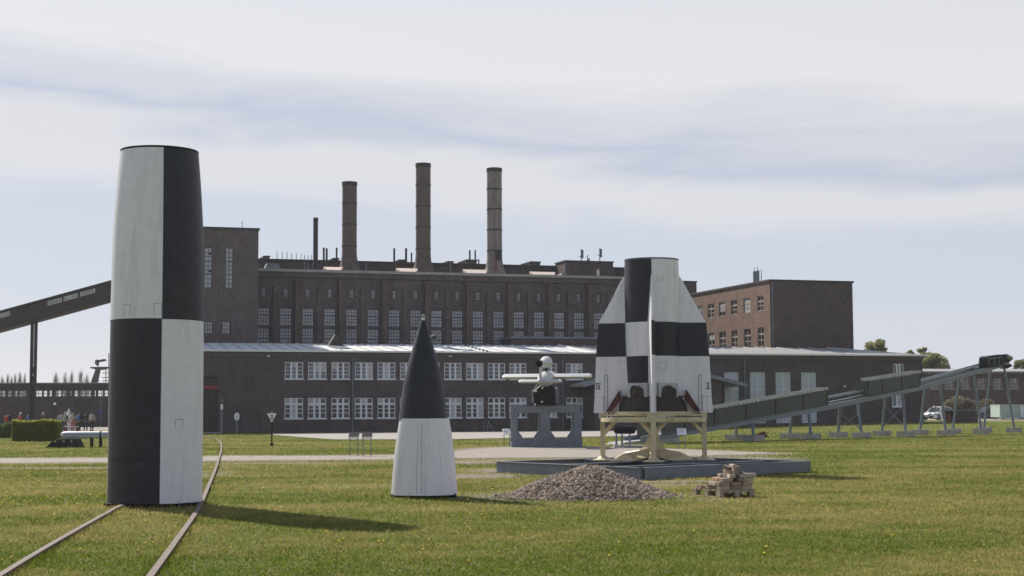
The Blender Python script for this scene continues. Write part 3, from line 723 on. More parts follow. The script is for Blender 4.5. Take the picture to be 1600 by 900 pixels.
def stand():
    root = thing('launch_stand', 'cream painted steel launch stand with splayed central flame deflector', 'launch stand', (TC.x, TC.y, FH), 0)
    R0, top = 1.36, 1.22
    v = math.atan2(-TC.y, -TC.x)
    ang = [v+R(0), v+R(90), v+R(180), v+R(270)]
    pos = [Vector((R0*math.cos(a), R0*math.sin(a), 0)) for a in ang]
    for p in pos:
        mb = MB(); mb.box((p.x, p.y, (top-.20)/2+.06), (.13, .13, top-.26), rz=v); mb.build('leg', P['cream'], root)
        f = MB(); f.lathe([(.28, 0), (.28, .022), (.17, .045), (.10, .10), (.07, .13)], 16, (p.x, p.y, 0)); f.build('foot_plate', P['cream'], root, True)
        h = MB(); h.box((p.x, p.y, top-.03), (.155, .155, .16), rz=v); h.build('leg_head', P['cream'], root)
    # octagonal double ring
    for (zz, hh, rad, nm) in ((top-.13, .10, 1.37, 'lower_ring'), (top+.055, .075, 1.38, 'upper_ring')):
        pts = [Vector((rad*math.cos(v+R(45*k)), rad*math.sin(v+R(45*k)), zz)) for k in range(8)] if nm == 'lower_ring' else [Vector((rad*math.cos(v+R(22.5+45*k))*1.03, rad*math.sin(v+R(22.5+45*k))*1.03, zz)) for k in range(8)]
        mb = MB()
        if nm == 'lower_ring':
            mb.lathe([(1.42, zz-hh/2), (1.42, zz+hh/2), (1.24, zz+hh/2), (1.24, zz-hh/2), (1.42, zz-hh/2)], 48)
        else:
            mb.lathe([(1.05, zz-.07), (1.05, zz+.03), (.80, zz+.03), (.80, zz-.07), (1.05, zz-.07)], 48)
        mb.build(nm, P['cream'], root, True)
    for k in range(4):
        a, b = pos[k], pos[(k+1) % 4]; d = (b-a).normalized()
        mb = MB(); mb.beam(a+d*.08+Vector((0, 0, top-.01)), b-d*.08+Vector((0, 0, top-.01)), .10, .05); mb.build('chord_beam', P['cream'], root)
        for s_, q in ((1, a), (-1, b)):
            mb = MB(); e = q+d*s_*.58; mb.beam(q+d*s_*.06+Vector((0, 0, .72)), e+Vector((0, 0, top-.09)), .055, .085); mb.build('brace', P['cream'], root)
    mb = MB(); mb.lathe([(1.4, top-.2), (1.36, top-.2), (1.36, top-.17), (1.4, top-.17), (1.4, top-.2)], 48); mb.build('rim_lip', P['cream'], root)
    # jack screws under the fins and a small box on the rim
    for p in pos:
        b = MB(); b.tube((p.x*.93, p.y*.93, top+.05), (p.x*.93, p.y*.93, top+.10), .05, n=10); b.build('support_jack', P['cream'], root)
    b = MB(); b.box((-.45, -1.16, top+.045), (.66, .10, .05), rz=v+R(78)); b.build('hose_tray', P['cream'], root)
    # flame deflector: pyramid with concave faces, four splayed aprons
    mb = MB(); zs = [(.02, .98), (.05, .80), (.11, .60), (.21, .42), (.36, .28), (.54, .18), (.72, .12), (.80, .05)]
    K = 8; rows = []
    for (z, r) in zs:
        row = []
        for k in range(K):
            a = v+R(45*k); rad = r if k % 2 == 0 else r*.55*(1 if z > .3 else .75)
            row.append((rad*math.cos(a), rad*math.sin(a), z))
        rows.append(row)
    b0 = 0; mb.v = [p for row in rows for p in row]
    for j in range(len(rows)-1):
        for k in range(K):
            k2 = (k+1) % K; mb.f.append((j*K+k, j*K+k2, (j+1)*K+k2, (j+1)*K+k)); mb.m.append(0)
    mb.f.append(tuple((len(rows)-1)*K+k for k in range(K))); mb.m.append(0)
    mb.build('flame_deflector', P['cream'], root)
    for k in (1, 3, 5, 7):
        a = v+R(45*k); d = Vector((math.cos(a), math.sin(a), 0)); t = Vector((-d.y, d.x, 0))
        mb = MB(); A = d*.25; Bq = d*1.12
        mb.v = [tuple(A-t*.2+Vector((0, 0, .10))), tuple(A+t*.2+Vector((0, 0, .10))), tuple(A+Vector((0, 0, .30))), tuple(Bq-t*.42+Vector((0, 0, .02))), tuple(Bq+t*.42+Vector((0, 0, .02))), tuple(Bq+Vector((0, 0, .20)))]
        mb.f = [(0, 3, 5, 2), (1, 2, 5, 4), (3, 4, 5), (0, 2, 1), (0, 1, 4, 3)]; mb.m = [0]*5
        mb.build('deflector_apron', P['cream'], root)
stand()

def tail():
    s = TC.y/FPX; hz = 642.07
    Z = lambda y: CAM_Z+(hz-y)*s
    zb = Z(645); root = thing('rocket_tail_section', 'finned black and white rocket tail section resting on the cream launch stand', 'rocket tail', (TC.x, TC.y, zb), 0)
    v = math.atan2(-TC.y, -TC.x)
    z1, z2 = Z(505)-zb, Z(557.5)-zb; zs, zt = Z(432)-zb, Z(406)-zb; zlow = Z(619)-zb
    bt, bw = 1, 0
    # body: quadrants between fins; left-front quadrant runs black/white/black
    prof = [(.66, zlow), (.69, (zlow+z2)/2), (.715, z2), (.727, (z1+z2)/2), (.735, z1), (.737, zs), (.735, zs+.2), (.727, zt)]
    def mf(a, z):
        k = int(((a-v) % (2*math.pi))//(math.pi/2)); row = 0 if z > z1 else (1 if z > z2 else 2)
        return (row + (0 if k % 2 == 0 else 1)) % 2
    mb = MB(); mb.lathe(prof, 96, a0=v, mf=lambda a, z: mf(a, z)); mb.lathe([(.727, zt), (.68, zt), (.68, zt-.3)], 96, a0=v, m=1)
    mb.build('body_shell', [P['white'], P['black']], root, True)
    mb = MB(); mb.lathe([(.735, zt-.03), (.738, zt-.02), (.738, zt+.01), (.70, zt+.01)], 96); mb.build('top_rim', P['steel'], root, True)
    # exposed lower shroud
    mb = MB(); mb.lathe([(.30, .02), (.93, .02), (.93, .05), (.80, zlow-.05), (.665, zlow+.02)], 64); mb.build('engine_shroud', P['rust'], root, True)
    # fins: wedge section, fillet at root
    lev = [(.00, 1.595, .62), (.02, 1.60, .62), (zlow*.55, 1.585, .62), (zlow+.01, 1.57, .62), ((z2+zlow)/2, 1.55, .62), (z2, 1.525, .64), ((z1+z2)/2, 1.49, .66), (z1, 1.455, .68), ((z1+zs)/2, 1.10, .70), (zs-.12, .83, .70), (zs+.02, .735, .70)]
    def fin(i):
        a = v+R(90*i); mb = MB(); d = Vector((math.cos(a), math.sin(a), 0)); t = Vector((-d.y, d.x, 0))
        # stations along the span: (fraction, half thickness)
        st = [(0, .135), (.12, .105), (.3, .085), (.6, .065), (.93, .045), (1.0, .022)]
        rows = []
        for (z, ro, ri) in lev:
            taper = 1.0 if z < z1 else max(.25, 1-(z-z1)/(zs-z1)*.75)
            cut = 0
            pr = []
            for (f, h) in st:
                r = ri+(ro-ri)*f; pr.append((r, h*taper))
            rows.append((z, pr))
        nS = len(st); lst = []
        for (z, pr) in rows:
            lst.append([d*r+t*h+Vector((0, 0, z)) for r, h in pr]+[d*r-t*h+Vector((0, 0, z)) for r, h in reversed(pr)])
        K = 2*nS; mb.v = [tuple(p) for row in lst for p in row]
        for j in range(len(lst)-1):
            zc = (rows[j][0]+rows[j+1][0])/2; row = 0 if zc > z1 else (1 if zc > z2 else 2)
            for k in range(K-1):
                # cut the triangular notch at the foot near the body
                if zc < zlow+.005 and (k < 2 or k > K-4): continue
                side = k < nS  # +t side (counter-clockwise)
                # sides: each quadrant's wall paints one colour; fin faces follow: row 1 black, others white, except front fin's left side
                col = 0
                if row == 1: col = 1
                if i == 0: col = 0 if (row != 1) else (1 if side else 0)
                mb.f.append((j*K+k, j*K+k+1, (j+1)*K+k+1, (j+1)*K+k)); mb.m.append(col)
        mb.f.append(tuple(range(2, K-2))); mb.m.append(0)
        o = mb.build('fin', [P['white'], P['black']], root, True)
        # red inner edge of the foot notch
        n0 = MB(); rr0 = 1.33; 
        for sg in (1, -1):
            pass
        n0.prism([d*1.27+Vector((0, 0, .03)), d*.89+Vector((0, 0, .62)), d*.84+Vector((0, 0, .36)), d*1.12+Vector((0, 0, .04))], t*.56)
        for k in range(len(n0.v)): n0.v[k] = tuple(Vector(n0.v[k])-t*.28)
        if i in (1, 3): n0.build('fin_notch_plate', P['red'], o)
        # slot and rudder outline on both faces
        if i != 0 and i != 2:
            for sg in (1, -1):
                g = MB()
                def pt(r, z): 
                    f = (r-.62)/(1.57-.62); h = np.interp(f, [q[0] for q in st], [q[1] for q in st])+.004
                    return d*r+t*h*sg+Vector((0, 0, z))
                for (ra, za, rb, zb_) in ((1.225, .06, 1.225, 1.0), (1.295, .06, 1.295, 1.0)):
                    g.beam(pt(ra, za), pt(rb, zb_), .012, .016, up=t)
                g.beam(pt(1.225, 1.0), pt(1.26, 1.035), .012, .016, up=t); g.beam(pt(1.26, 1.035), pt(1.295, 1.0), .012, .016, up=t)
                g.build('slot_rim', P['steel'], o)
                g = MB(); g.beam(pt(1.26, .06), pt(1.26, 1.0), .05, .006, up=t); g.build('slot', P['white'], o)
                g = MB(); g.beam(pt(1.30, .43), pt(1.565, .43), .007, .012, up=t); g.beam(pt(1.33, .02), pt(1.33, .43), .006, .01, up=t); g.build('rudder_gap', P['dark'], o)
                # roman numeral painted on the fin
                g = MB(); rc, zc = 1.475, .72
                sgn = 1
                if i == 3: strokes = [((-.05, -.075), (-.05, .075)), ((-.015, .075), (.022, -.075)), ((.022, -.075), (.055, .075))]
                else: strokes = [((-.02, -.075), (-.02, .075)), ((.025, -.075), (.025, .075))]
                strokes += [((-.07, .078), (.07, .078)), ((-.07, -.078), (.07, -.078))] if i == 3 else [((-.045, .078), (.05, .078)), ((-.045, -.078), (.05, -.078))]
                fx = (t.cross(Vector((0, 0, 1)))*sg).dot(d)  # keep the reading direction
                rd = -1 if (Vector((0, 0, 1)).cross(t*sg)).dot(d) < 0 else 1
                for (p0, p1) in strokes:
                    g.beam(pt(rc+rd*p0[0], zc+p0[1]), pt(rc+rd*p1[0], zc+p1[1]), .018, .006, up=t)
                g.build('numeral', P['signdark'], o)
    for i in range(4): fin(i)
    # damaged openings either side of the front fin, with pale frames
    for (sg, a_, w) in ((-1, -33, .40), (1, 33, .40)):
        a = v+R(a_); d = Vector((math.cos(a), math.sin(a), 0)); t = Vector((-d.y, d.x, 0)); rnd = random.Random(5+sg)
        mb = MB(); c = d*.775+Vector((0, 0, zlow+.06)); pts = []
        for k in range(22):
            th = 2*math.pi*k/22; rr_ = rnd.uniform(.85, 1.12)
            pts.append(c+t*(math.copysign(abs(math.cos(th))**.6, math.cos(th))*.215*rr_)+Vector((0, 0, math.copysign(abs(math.sin(th))**.6, math.sin(th))*.20*rr_)))
        mb.prism(pts, d*.035); mb.build('burnt_opening', P['soot'], root)
        mb = MB(); cc = d*.672+Vector((0, 0, zlow+.155)); mb.box(cc, (.60, .17, .38), rz=a+R(90)); mb.build('opening_surround', P['shell_grey'], root)
        for k in range(10):
            q = c+t*rnd.uniform(-.22, .22)+Vector((0, 0, rnd.uniform(-.22, .22)))+d*.035
            b = MB(); b.poly([q+t*rnd.uniform(-.05, .05)+Vector((0, 0, rnd.uniform(-.06, .06)))+d*rnd.uniform(0, .02) for _ in range(4)]); b.build('torn_flap', P['rust'], root)
    mb = MB(); a = v+R(28); d = Vector((math.cos(a), math.sin(a), 0)); t = Vector((-d.y, d.x, 0))
    for x_ in (.0, .4): pass
    mb.box(d*.80+t*.02+Vector((0, 0, .18)), (.30, .10, .03), rz=a+R(90)); mb.build('pale_bracket', P['signwhite'], root)
    a = v+R(58); d = Vector((math.cos(a), math.sin(a), 0)); mb = MB(); mb.box(d*.78+Vector((0, 0, .19)), (.22, .10, .03), rz=a+R(90)); mb.build('pale_bracket', P['signwhite'], root)
    # access panel outlines
    for (aa, zc, w, h) in ((24, z2-.27, .20, .20), (17, zs-.12, .16, .12)):
        a = v+R(aa); d = Vector((math.cos(a), math.sin(a), 0)); t = Vector((-d.y, d.x, 0)); r = .728 if zc < z1 else .739
        mb = MB(); q = d*r+Vector((0, 0, zc))
        for (p0, p1) in (((-1, 1), (1, 1)), ((1, 1), (1, -1)), ((-1, -1), (-1, 1)), ((-1, -1), (1, -1))):
            mb.beam(q+t*p0[0]*w/2+Vector((0, 0, p0[1]*h/2)), q+t*p1[0]*w/2+Vector((0, 0, p1[1]*h/2)), .006, .012, up=d)
        mb.build('panel_outline', P['shell_grey'], root)
tail()

# ================================================================== FLYING BOMB ON ITS STAND
VS = .02935; VD = 71.9
def v1_stand():
    c = at(852, 690, VD); z = lambda y: CAM_Z+(642.8-y)*VS; x = lambda px: (px-852)*VS
    root = thing('steel_trestle', 'blue grey steel trestle frame under the white winged flying bomb', 'trestle stand', (c.x, c.y, 0), R(3))
    T = z(634); dy = .55
    for yy, nm in ((-dy, 'front'), (dy, 'back')):
        mb = MB(); mb.bx(x(797), x(905), yy-.09, yy+.09, z(645), T); mb.build('top_beam', P['steel'], root)
        mb = MB(); mb.bx(x(799), x(908), yy-.07, yy+.07, .0, z(684.5)); mb.build('bottom_beam', P['steel'], root)
        for (a, b) in ((799, 808), (843, 858), (895, 907)):
            mb = MB(); mb.bx(x(a), x(b), yy-.08, yy+.08, z(684.5)+.003, z(645)-.003); mb.build('post', P['steel'], root)
        for (a, dirn) in ((808, 1), (843, -1), (858, 1), (895, -1)):
            mb = MB(); xx = x(a)+.002*dirn; g = .24
            mb.prism([(xx, yy-.05, z(684)), (xx+dirn*g, yy-.05, z(684)), (xx+dirn*g*.8, yy-.05, z(684)+.09), (xx, yy-.05, z(684)+.36)], (0, .10, 0)); mb.build('gusset', P['steel'], root)
    for a in (801, 851, 900):
        mb = MB(); mb.bx(x(a)-.1, x(a)+.1, -dy+.09, dy-.09, z(645)+.02, T-.02); mb.build('tie_beam', P['steel'], root)
        mb = MB(); mb.bx(x(a)-.08, x(a)+.08, -dy+.08, dy-.08, .02, .20); mb.build('tie_beam', P['steel'], root)
    mb = MB(); mb.bx(x(800), x(903), -dy, dy, T+.002, T+.03); mb.build('deck_plate', P['steel'], root)
    # launch cradle (its own thing, standing on the trestle)
    r2 = thing('launch_cradle', 'dark olive launch cradle box on top of the grey trestle', 'cradle', (c.x, c.y, T+.03), R(3))
    h = z(607)-T-.03
    mb = MB(); mb.bx(x(833), x(866), -.75, .8, .0, h); mb.build('cradle_box', P['dark'], r2)
    mb = MB(); mb.bx(x(862)+.12, x(870)+.06, -.6, .5, .05, h+.02); mb.build('side_plate', P['steel'], r2)
    mb = MB(); mb.bx(x(828), x(868), -.82, -.76, -.0, .10); mb.build('front_sill', P['dark'], r2)
    mb = MB(); mb.prism([(x(836), -.6, h), (x(864), -.6, h), (x(858), -.6, h+.22), (x(842), -.6, h+.22)], (0, 1.5, 0)); mb.build('saddle', P['dark'], r2)
    for (px, py) in ((836, 612), (846, 607), (834, 632), (845, 628), (867, 607)):
        mb = MB(); mb.tube((x(px), -.90, z(py)-T-.03), (x(px), -.75, z(py)-T-.03), .045, n=8); mb.build('end_bolt', P['signwhite'], r2)
    mb = MB(); mb.tube((x(832), -.85, z(613)-T), (x(845), -.6, z(603)-T), .035, n=8); mb.build('release_rod', P['signwhite'], r2)
    mb = MB(); mb.tube((x(867), -.7, z(634)-T-.02), (x(871), -.7, z(622)-T), .03, n=8); mb.build('release_rod', P['steel_pale'], r2)
v1_stand()

def v1():
    p = at(855, 588.5, VD); k = .765
    root = thing('flying_bomb', 'white stub winged flying bomb with black mouthed jet pipe on top', 'flying bomb', p, 0)
    root.rotation_euler = (R(3.5), 0, R(-8.5))
    # local: +Y nose
    mb = MB(); mb.lathe([(.02, -3.55), (.09, -3.50), (.17, -3.0), (.31, -2.0), (.43, -1.25), (.46, -.75), (.46, .0), (.43, .6), (.38, 1.6), (.31, 2.5), (.2, 3.2), (.08, 3.6), (.01, 3.7)], 28, axis='y')
    mb.v = [tuple(Vector(q)*k+Vector((0, 0, -.09))) for q in mb.v]; mb.build('fuselage', P['v1white'], root, True)
    mb = MB()
    def aero(x0, x1, yc, chord, th, z):
        K = 14; pr = []
        for i in range(K):
            t = i/(K-1); yy = chord*(.5-t); hh = th*2.6*math.sqrt(t)*(1-t)*1.2+.004; pr.append((yy, hh))
        ring = [(y_, h_) for y_, h_ in pr]+[(y_, -h_*.8) for y_, h_ in reversed(pr)]
        return [(yc+y_, z+h_) for y_, h_ in ring]
    # wing: tube spar wing, rounded ends
    W2 = 2.05
    def wing(name, half, yc, chord, th, z):
        mb = MB(); ring = aero(0, 0, yc, chord, th, z); xs_ = [-half, -half+.03, -half+.10, half-.10, half-.03, half]; sc = [.45, .8, 1, 1, .8, .45]
        for x_, s_ in zip(xs_, sc):
            for (y_, z_) in ring: mb.v.append((x_, yc+(y_-yc)*(s_*.4+.6), z+(z_-z)*s_))
        K = len(ring)
        for j in range(len(xs_)-1):
            for i in range(K):
                i2 = (i+1) % K; mb.f.append((j*K+i, j*K+i2, (j+1)*K+i2, (j+1)*K+i)); mb.m.append(0)
        mb.f += [tuple(range(K)), tuple((len(xs_)-1)*K+i for i in reversed(range(K)))]; mb.m += [0, 0]
        mb.build(name, P['v1white'], root, True)
    wing('wing', W2, 0, .80, .105, .0); wing('tailplane', .95, -2.45, .42, .075, -.12)
    # rear fin carrying the pipe, front fork
    zE = .68
    mb = MB(); mb.prism([(-.03, -2.65, .02), (-.03, -2.1, .05), (-.03, -2.0, zE-.12), (-.03, -2.5, zE-.12)], (.06, 0, 0)); mb.build('tail_fin', P['v1white'], root)
    mb = MB(); mb.prism([(-.04, -.55, .25), (-.04, -.2, .25), (-.04, -.25, zE-.15), (-.04, -.5, zE-.15)], (.08, 0, 0)); mb.build('jet_fork', P['dark'], root)
    mb = MB(); mb.lathe([(.145, -2.72), (.15, -2.68), (.15, -1.6), (.17, -1.2), (.245, -.6), (.265, -.35), (.26, -.1), (.235, .02), (.17, .05)], 28, (0, 0, zE), axis='y'); mb.build('pulse_jet', P['v1white'], root, True)
    mb = MB(); mb.lathe([(.005, -2.60), (.138, -2.60), (.138, -2.722), (.155, -2.722), (.155, -2.69)], 24, (0, 0, zE), axis='y'); mb.build('jet_mouth', P['hole'], root, True)
v1()

# ================================================================== LAUNCH RAMP
def ramp():
    # side profile laid out in a vertical plane from the low end to the high end
    P1, B = ground(1207, 687.5), ground(1535, 676.5); P1.z = 0; dd = B-P1; dd.z = 0; k = (968-800)/FPX
    t = (k*P1.y-P1.x)/(dd.x-k*dd.y); A = P1+dd*t
    d = (B-A); d.z = 0; L = d.length; rz = math.atan2(d.y, d.x)
    fr = Frame((A.x, A.y, 0), rz)
    root = thing('launch_ramp', 'long inclined steel launch ramp with olive sheeted sides rising to the right', 'launch ramp', (A.x, A.y, 0), rz)
    X = lambda px, py: fr.loc(px, py, -.45)
    def seg_pts(pts): return [Vector((X(*p)[0], 0, X(*p)[1])) for p in pts]
    lo = seg_pts([(1000, 687), (1098, 672), (1292, 637), (1440, 606), (1575, 568)])
    W_ = .5
    top_off = Vector((0, 0, .0))
    for a, b in zip(lo, lo[1:]):
        for yy in (-W_, W_):
            mb = MB(); mb.beam(a+Vector((0, yy, 0)), b+Vector((0, yy, 0)), .12, .24); mb.build('ramp_girder', P['steel_pale'], root)
            mb = MB(); mb.beam(a+Vector((0, yy*1.02, .135)), b+Vector((0, yy*1.02, .135)), .16, .025); mb.build('flange', P['galv'], root)
    def zlo(x):
        for a, b in zip(lo, lo[1:]):
            if x <= b.x: return a.z+(b.z-a.z)*(x-a.x)/(b.x-a.x)
        return lo[-1].z
    # tubes (running rails) along the open stretches
    xA, xB = X(1290, 632)[0], X(1375, 610)[0]
    for (xa, xb, off) in ((xA, xB, .50), (X(1436, 600)[0], X(1548, 568)[0], .34)):
        for yy in (-.22, .22):
            mb = MB(); mb.beam((xa, yy, zlo(xa)+off), (xb, yy, zlo(xb)+off), .09, .09); mb.build('running_rail', P['galv'], root)
    # olive sheeted housing in two lengths, in panels
    def housing(edges_top, edges_bot, cap):
        n = len(edges_top)
        for i in range(n-1):
            (ax_, az), (bx_, bz) = X(*edges_top[i]), X(*edges_top[i+1])
            (cx_, cz), (dx_, dz) = X(*edges_bot[i]), X(*edges_bot[i+1])
            g = .05
            for yy in (-W_-.07, W_+.03):
                mb = MB(); mb.prism([(ax_+g, yy, az), (bx_-g, yy, bz), (dx_-g, yy, dz+.10), (cx_+g, yy, cz+.10)], (0, .04, 0)); mb.build('side_sheet', P['olive'], root)
                mb = MB(); mb.beam((bx_, yy+.02, bz-.03), (dx_, yy+.02, dz+.12), .09, .06, up=(0, 1, 0)); mb.build('post_strip', P['dark'], root)
        (ax_, az), (bx_, bz) = X(*edges_top[0]), X(*edges_top[-1])
        mb = MB(); mb.beam((ax_, 0, az-.06), (bx_, 0, bz-.06), 2*W_-.02, .05); mb.build('housing_deck', P['olive'], root)
        for yy in (-W_-.02, W_+.02):
            mb = MB(); mb.beam((ax_, yy, az+.03), (bx_, yy, bz+.03), .10, .035); mb.build('edge_angle', P['dark'], root)
        K = int((Vector((ax_, 0, az))-Vector((bx_, 0, bz))).length/.42)
        mb = MB()
        for i in range(K):
            t = (i+.5)/K; x_ = ax_+(bx_-ax_)*t; z_ = az+(bz-az)*t
            mb.box((x_, -.35, z_+.12), (.13, .75, .16))
        mb.build('toothed_rib', P['ribpaint'], root)['kind'] = 'stuff'
        mb = MB(); mb.bx(ax_-.02, ax_+.03, -W_, W_, az-.8, az+.02); mb.build('end_plate', P['olive'], root)
        mb = MB(); mb.bx(bx_-.03, bx_+.02, -W_, W_, bz-.9, bz+.02); mb.build('end_plate', P['olive'], root)
    housing([(1020, 657), (1067, 646.5), (1113, 637.5), (1163, 631), (1209, 622.5), (1252, 615), (1290, 610)], [(1020, 686), (1067, 678), (1113, 669.5), (1163, 660.5), (1209, 652), (1252, 644), (1290, 637)], 1)
    housing([(1354, 596), (1376, 592.8), (1406, 588.5), (1435, 583.6)], [(1354, 620), (1376, 616), (1406, 610), (1435, 604)], 2)
    # low end block
    a = lo[0]; mb = MB(); mb.prism([(a.x-1.6, -W_, 0), (a.x+3.2, -W_, 0), (a.x+3.2, -W_, zlo(a.x+3.2)-.15), (a.x-1.2, -W_, .12)], (0, 2*W_, 0)); mb.build('low_end_plinth', P['concrete'], root)
    # splayed leg frames on concrete pads : (front pad px,py) (rear pad px,py) top px
    prs = [((1177.5, 1174.5), (1149.5, 1151)), ((1267, 1263), (1234, 1238.5)), ((1346, 1340), (1310, 1312)), ((1415.5, 1410), (1378.5, 1384)), ((1478, 1469), (1438, 1446)), ((1533.5, 1522), (1489.5, 1500)), ((1585, 1570), (1538, 1549.5))]
    for n_, pair in enumerate(prs):
        leg = []
        for (pf, ph), yf, yh in zip(pair, (-1.0, 1.0), (-.52, .52)):
            fx, hx = fr.loc(pf, 688, yf)[0], fr.loc(ph, 610, yh)[0]
            gp = fr.o+fr.ex*fx+fr.ey*yf; gzz = gz(gp.x, gp.y); hgt = .36
            b = MB(); b.box((fx, yf, gzz+hgt/2-.03), (.95, .75, hgt)); b.build('concrete_pad', P['concrete'], root)
            foot, head = Vector((fx, yf, gzz+hgt-.04)), Vector((hx, yh, zlo(hx)-.16)); leg.append((foot, head))
            mb = MB(); mb.tube(foot, head, .085, n=10); mb.build('leg', P['galv'], root)
            mb = MB(); mb.tube((fx, yf, gzz+hgt-.05), (fx, yf, gzz+hgt), .16, n=10); mb.build('leg_flange', P['galv'], root)
        if n_ in (2, 3, 4):
            (a1, b1), (a2, b2) = leg
            mb = MB(); mb.beam(a1.lerp(b1, .1), a2.lerp(b2, .7), .04, .04); mb.build('cross_brace', P['galv'], root)
            mb = MB(); mb.beam(a2.lerp(b2, .1), a1.lerp(b1, .7)+Vector((.06, 0, 0)), .04, .04); mb.build('cross_brace', P['galv'], root)
    # end machine
    r2 = thing('ramp_head_gear', 'dark hunched gear housing perched on the high end of the ramp', 'gear housing', (A.x, A.y, 0), rz)
    q = lambda px, py, y=-.7: Vector((fr.loc(px, py, y)[0], y, fr.loc(px, py, y)[1]))
    mb = MB(); mb.prism([q(1541, 575), q(1542, 559), q(1545, 556.5), q(1572, 553.5), q(1576, 554.5), q(1580, 557.5), q(1581, 562), q(1577, 566), q(1569, 567), q(1568, 571), q(1556, 573.5)], (0, .55, 0)); mb.build('housing', P['dark'], r2)
    mb = MB(); mb.prism([q(1568, 575, -.6), q(1568, 570, -.6), q(1580, 569, -.6), q(1582, 572, -.6), q(1574, 576, -.6)], (0, .45, 0)); mb.build('nose_bracket', P['dark'], r2)
    mb = MB(); mb.tube(q(1572, 556.5, -.74), q(1579.5, 560, -.74), .16, n=12); mb.build('roller_drum', P['steel'], r2, True)
    for px in (1545, 1553, 1561): mb = MB(); mb.beam(q(px, 558, -.72), q(px, 572, -.72), .06, .05, up=(0, 1, 0)); mb.build('stiffener', P['steel'], r2)
    mb = MB(); mb.beam(q(1546, 560.5, -.73), q(1566, 557.5, -.73), .05, .06); mb.build('side_bar', P['steel'], r2)
    mb = MB(); a, b = q(1540, 576, -.5), q(1580, 570, -.5); mb.beam(a, b, .9, .16); mb.v = [(x_, y_+.5, z_) for x_, y_, z_ in mb.v]; mb.build('bed_plate', P['galv'], r2)
ramp()

# ================================================================== PALLET OF BRICKS
def pallet():
    c = ground(1137, 771); rz = R(38)
    # near corner on screen at px 1126: long side recedes to the right
    fr_o = ground(1125, 778); ex = (ground(1180, 770)-fr_o); Lx = 1.02
    rz = math.atan2(ex.y, ex.x)*0+R(26)
    root = thing('pallet', 'weathered wooden pallet on the lawn carrying old bricks', 'pallet', (fr_o.x, fr_o.y, 0), rz)
    # local +x to the right (long side), +y away-left
    Lx, Ly = .78, .95
    b = lambda *a: MB().bx(*a)
    for i in range(6):
        y0 = i*(Ly-.12)/5; b(0, Lx, y0, y0+.12, .118, .142).build('deck_board', P['wood'], root)
    for x0 in (0, (Lx-.1)/2, Lx-.1): b(x0, x0+.1, 0.002, Ly-.002, .0, .024).build('bottom_board', P['wood'], root)
    for x0 in (0.003, (Lx-.1)/2, Lx-.103):
        for y0 in (0.004, (Ly-.12)/2, Ly-.124): b(x0, x0+.1, y0, y0+.12, .025, .095).build('spacer_block', P['wood'], root)
    for y0 in (0.0, (Ly-.12)/2, Ly-.12): b(0.001, Lx-.001, y0+.001, y0+.119, .096, .117).build('stringer_board', P['wood'], root)
    st = thing('brick_stack', 'pyramid pile of salvaged pinkish bricks on the wooden pallet', 'brick pile', (fr_o.x, fr_o.y, .143), rz)
    cols = [(.30, .21, .16), (.42, .33, .25), (.25, .18, .145), (.46, .38, .30), (.22, .18, .15), (.38, .25, .17)]
    ms = [mat('brick_clay', c_, .9, var=.25, scale=14, bump=.3, bscale=60, dirt=(.45, .40, .34), dirt_amt=.6) for c_ in cols]
    def brick_mesh(k):
        bm = bmesh.new(); bmesh.ops.create_cube(bm, size=1); rnd = random.Random(k)
        for v_ in bm.verts: v_.co = Vector((v_.co.x*.235, v_.co.y*.112, v_.co.z*.068))+Vector((rnd.uniform(-.006, .006), rnd.uniform(-.005, .005), rnd.uniform(-.003, .003)))
        bmesh.ops.bevel(bm, geom=bm.edges[:], offset=.006, segments=1, affect='EDGES')
        me = bpy.data.meshes.new('brick'); bm.to_mesh(me); bm.free(); me.materials.append(ms[k % 6]); return me
    bms = [brick_mesh(k) for k in range(12)]
    rnd = random.Random(11); cnt = 0
    def put(x, y, z, r, tilt=0):
        link('brick', bms[rnd.randrange(12)], st, (x, y, z), (tilt, rnd.uniform(-.03, .03), r+rnd.uniform(-.07, .07)))
    # courses: front right side stacked neatly two or three high, heaped in the middle
    for lay in range(2):
        for j in range(7):
            for i in range(3):
                x, y = .125+i*.255, .07+j*.125
                if lay == 1 and (j > 5 or (i == 0 and j > 3)): continue
                put(x+rnd.uniform(-.012, .012), y, .036+lay*.072, 0 if (i+lay) % 3 else R(rnd.choice((0, 0, 4))))
    for (x, y) in ((.22, .12), (.48, .10), (.70, .13), (.30, .26), (.55, .25), (.20, .40), (.46, .40), (.66, .36), (.36, .54), (.6, .52)): put(x, y, .180, rnd.choice((0, R(90), R(12))))
    for (x, y) in ((.34, .14), (.58, .14), (.36, .30), (.52, .34), (.40, .46)): put(x, y, .252, rnd.choice((R(90), R(70), 0)))
    for (x, y) in ((.42, .16), (.40, .30), (.48, .40)): put(x, y, .325, rnd.choice((R(90), R(20))))
    put(.44, .22, .41, R(80), R(88)); put(.38, .33, .40, R(50), R(25)); put(.50, .26, .395, R(10))
    put(.66, .18, .27, R(40), R(20)); put(.74, .10, .262, R(-8))
pallet()
# ================================================================== BUILDINGS
A0 = at(345, 677, 123.6); A0.z = 0
B0 = at(1440, 662, 141.9); B0.z = 0
TH = math.atan2((B0-A0).y, (B0-A0).x)
HALL = Frame(A0, TH)

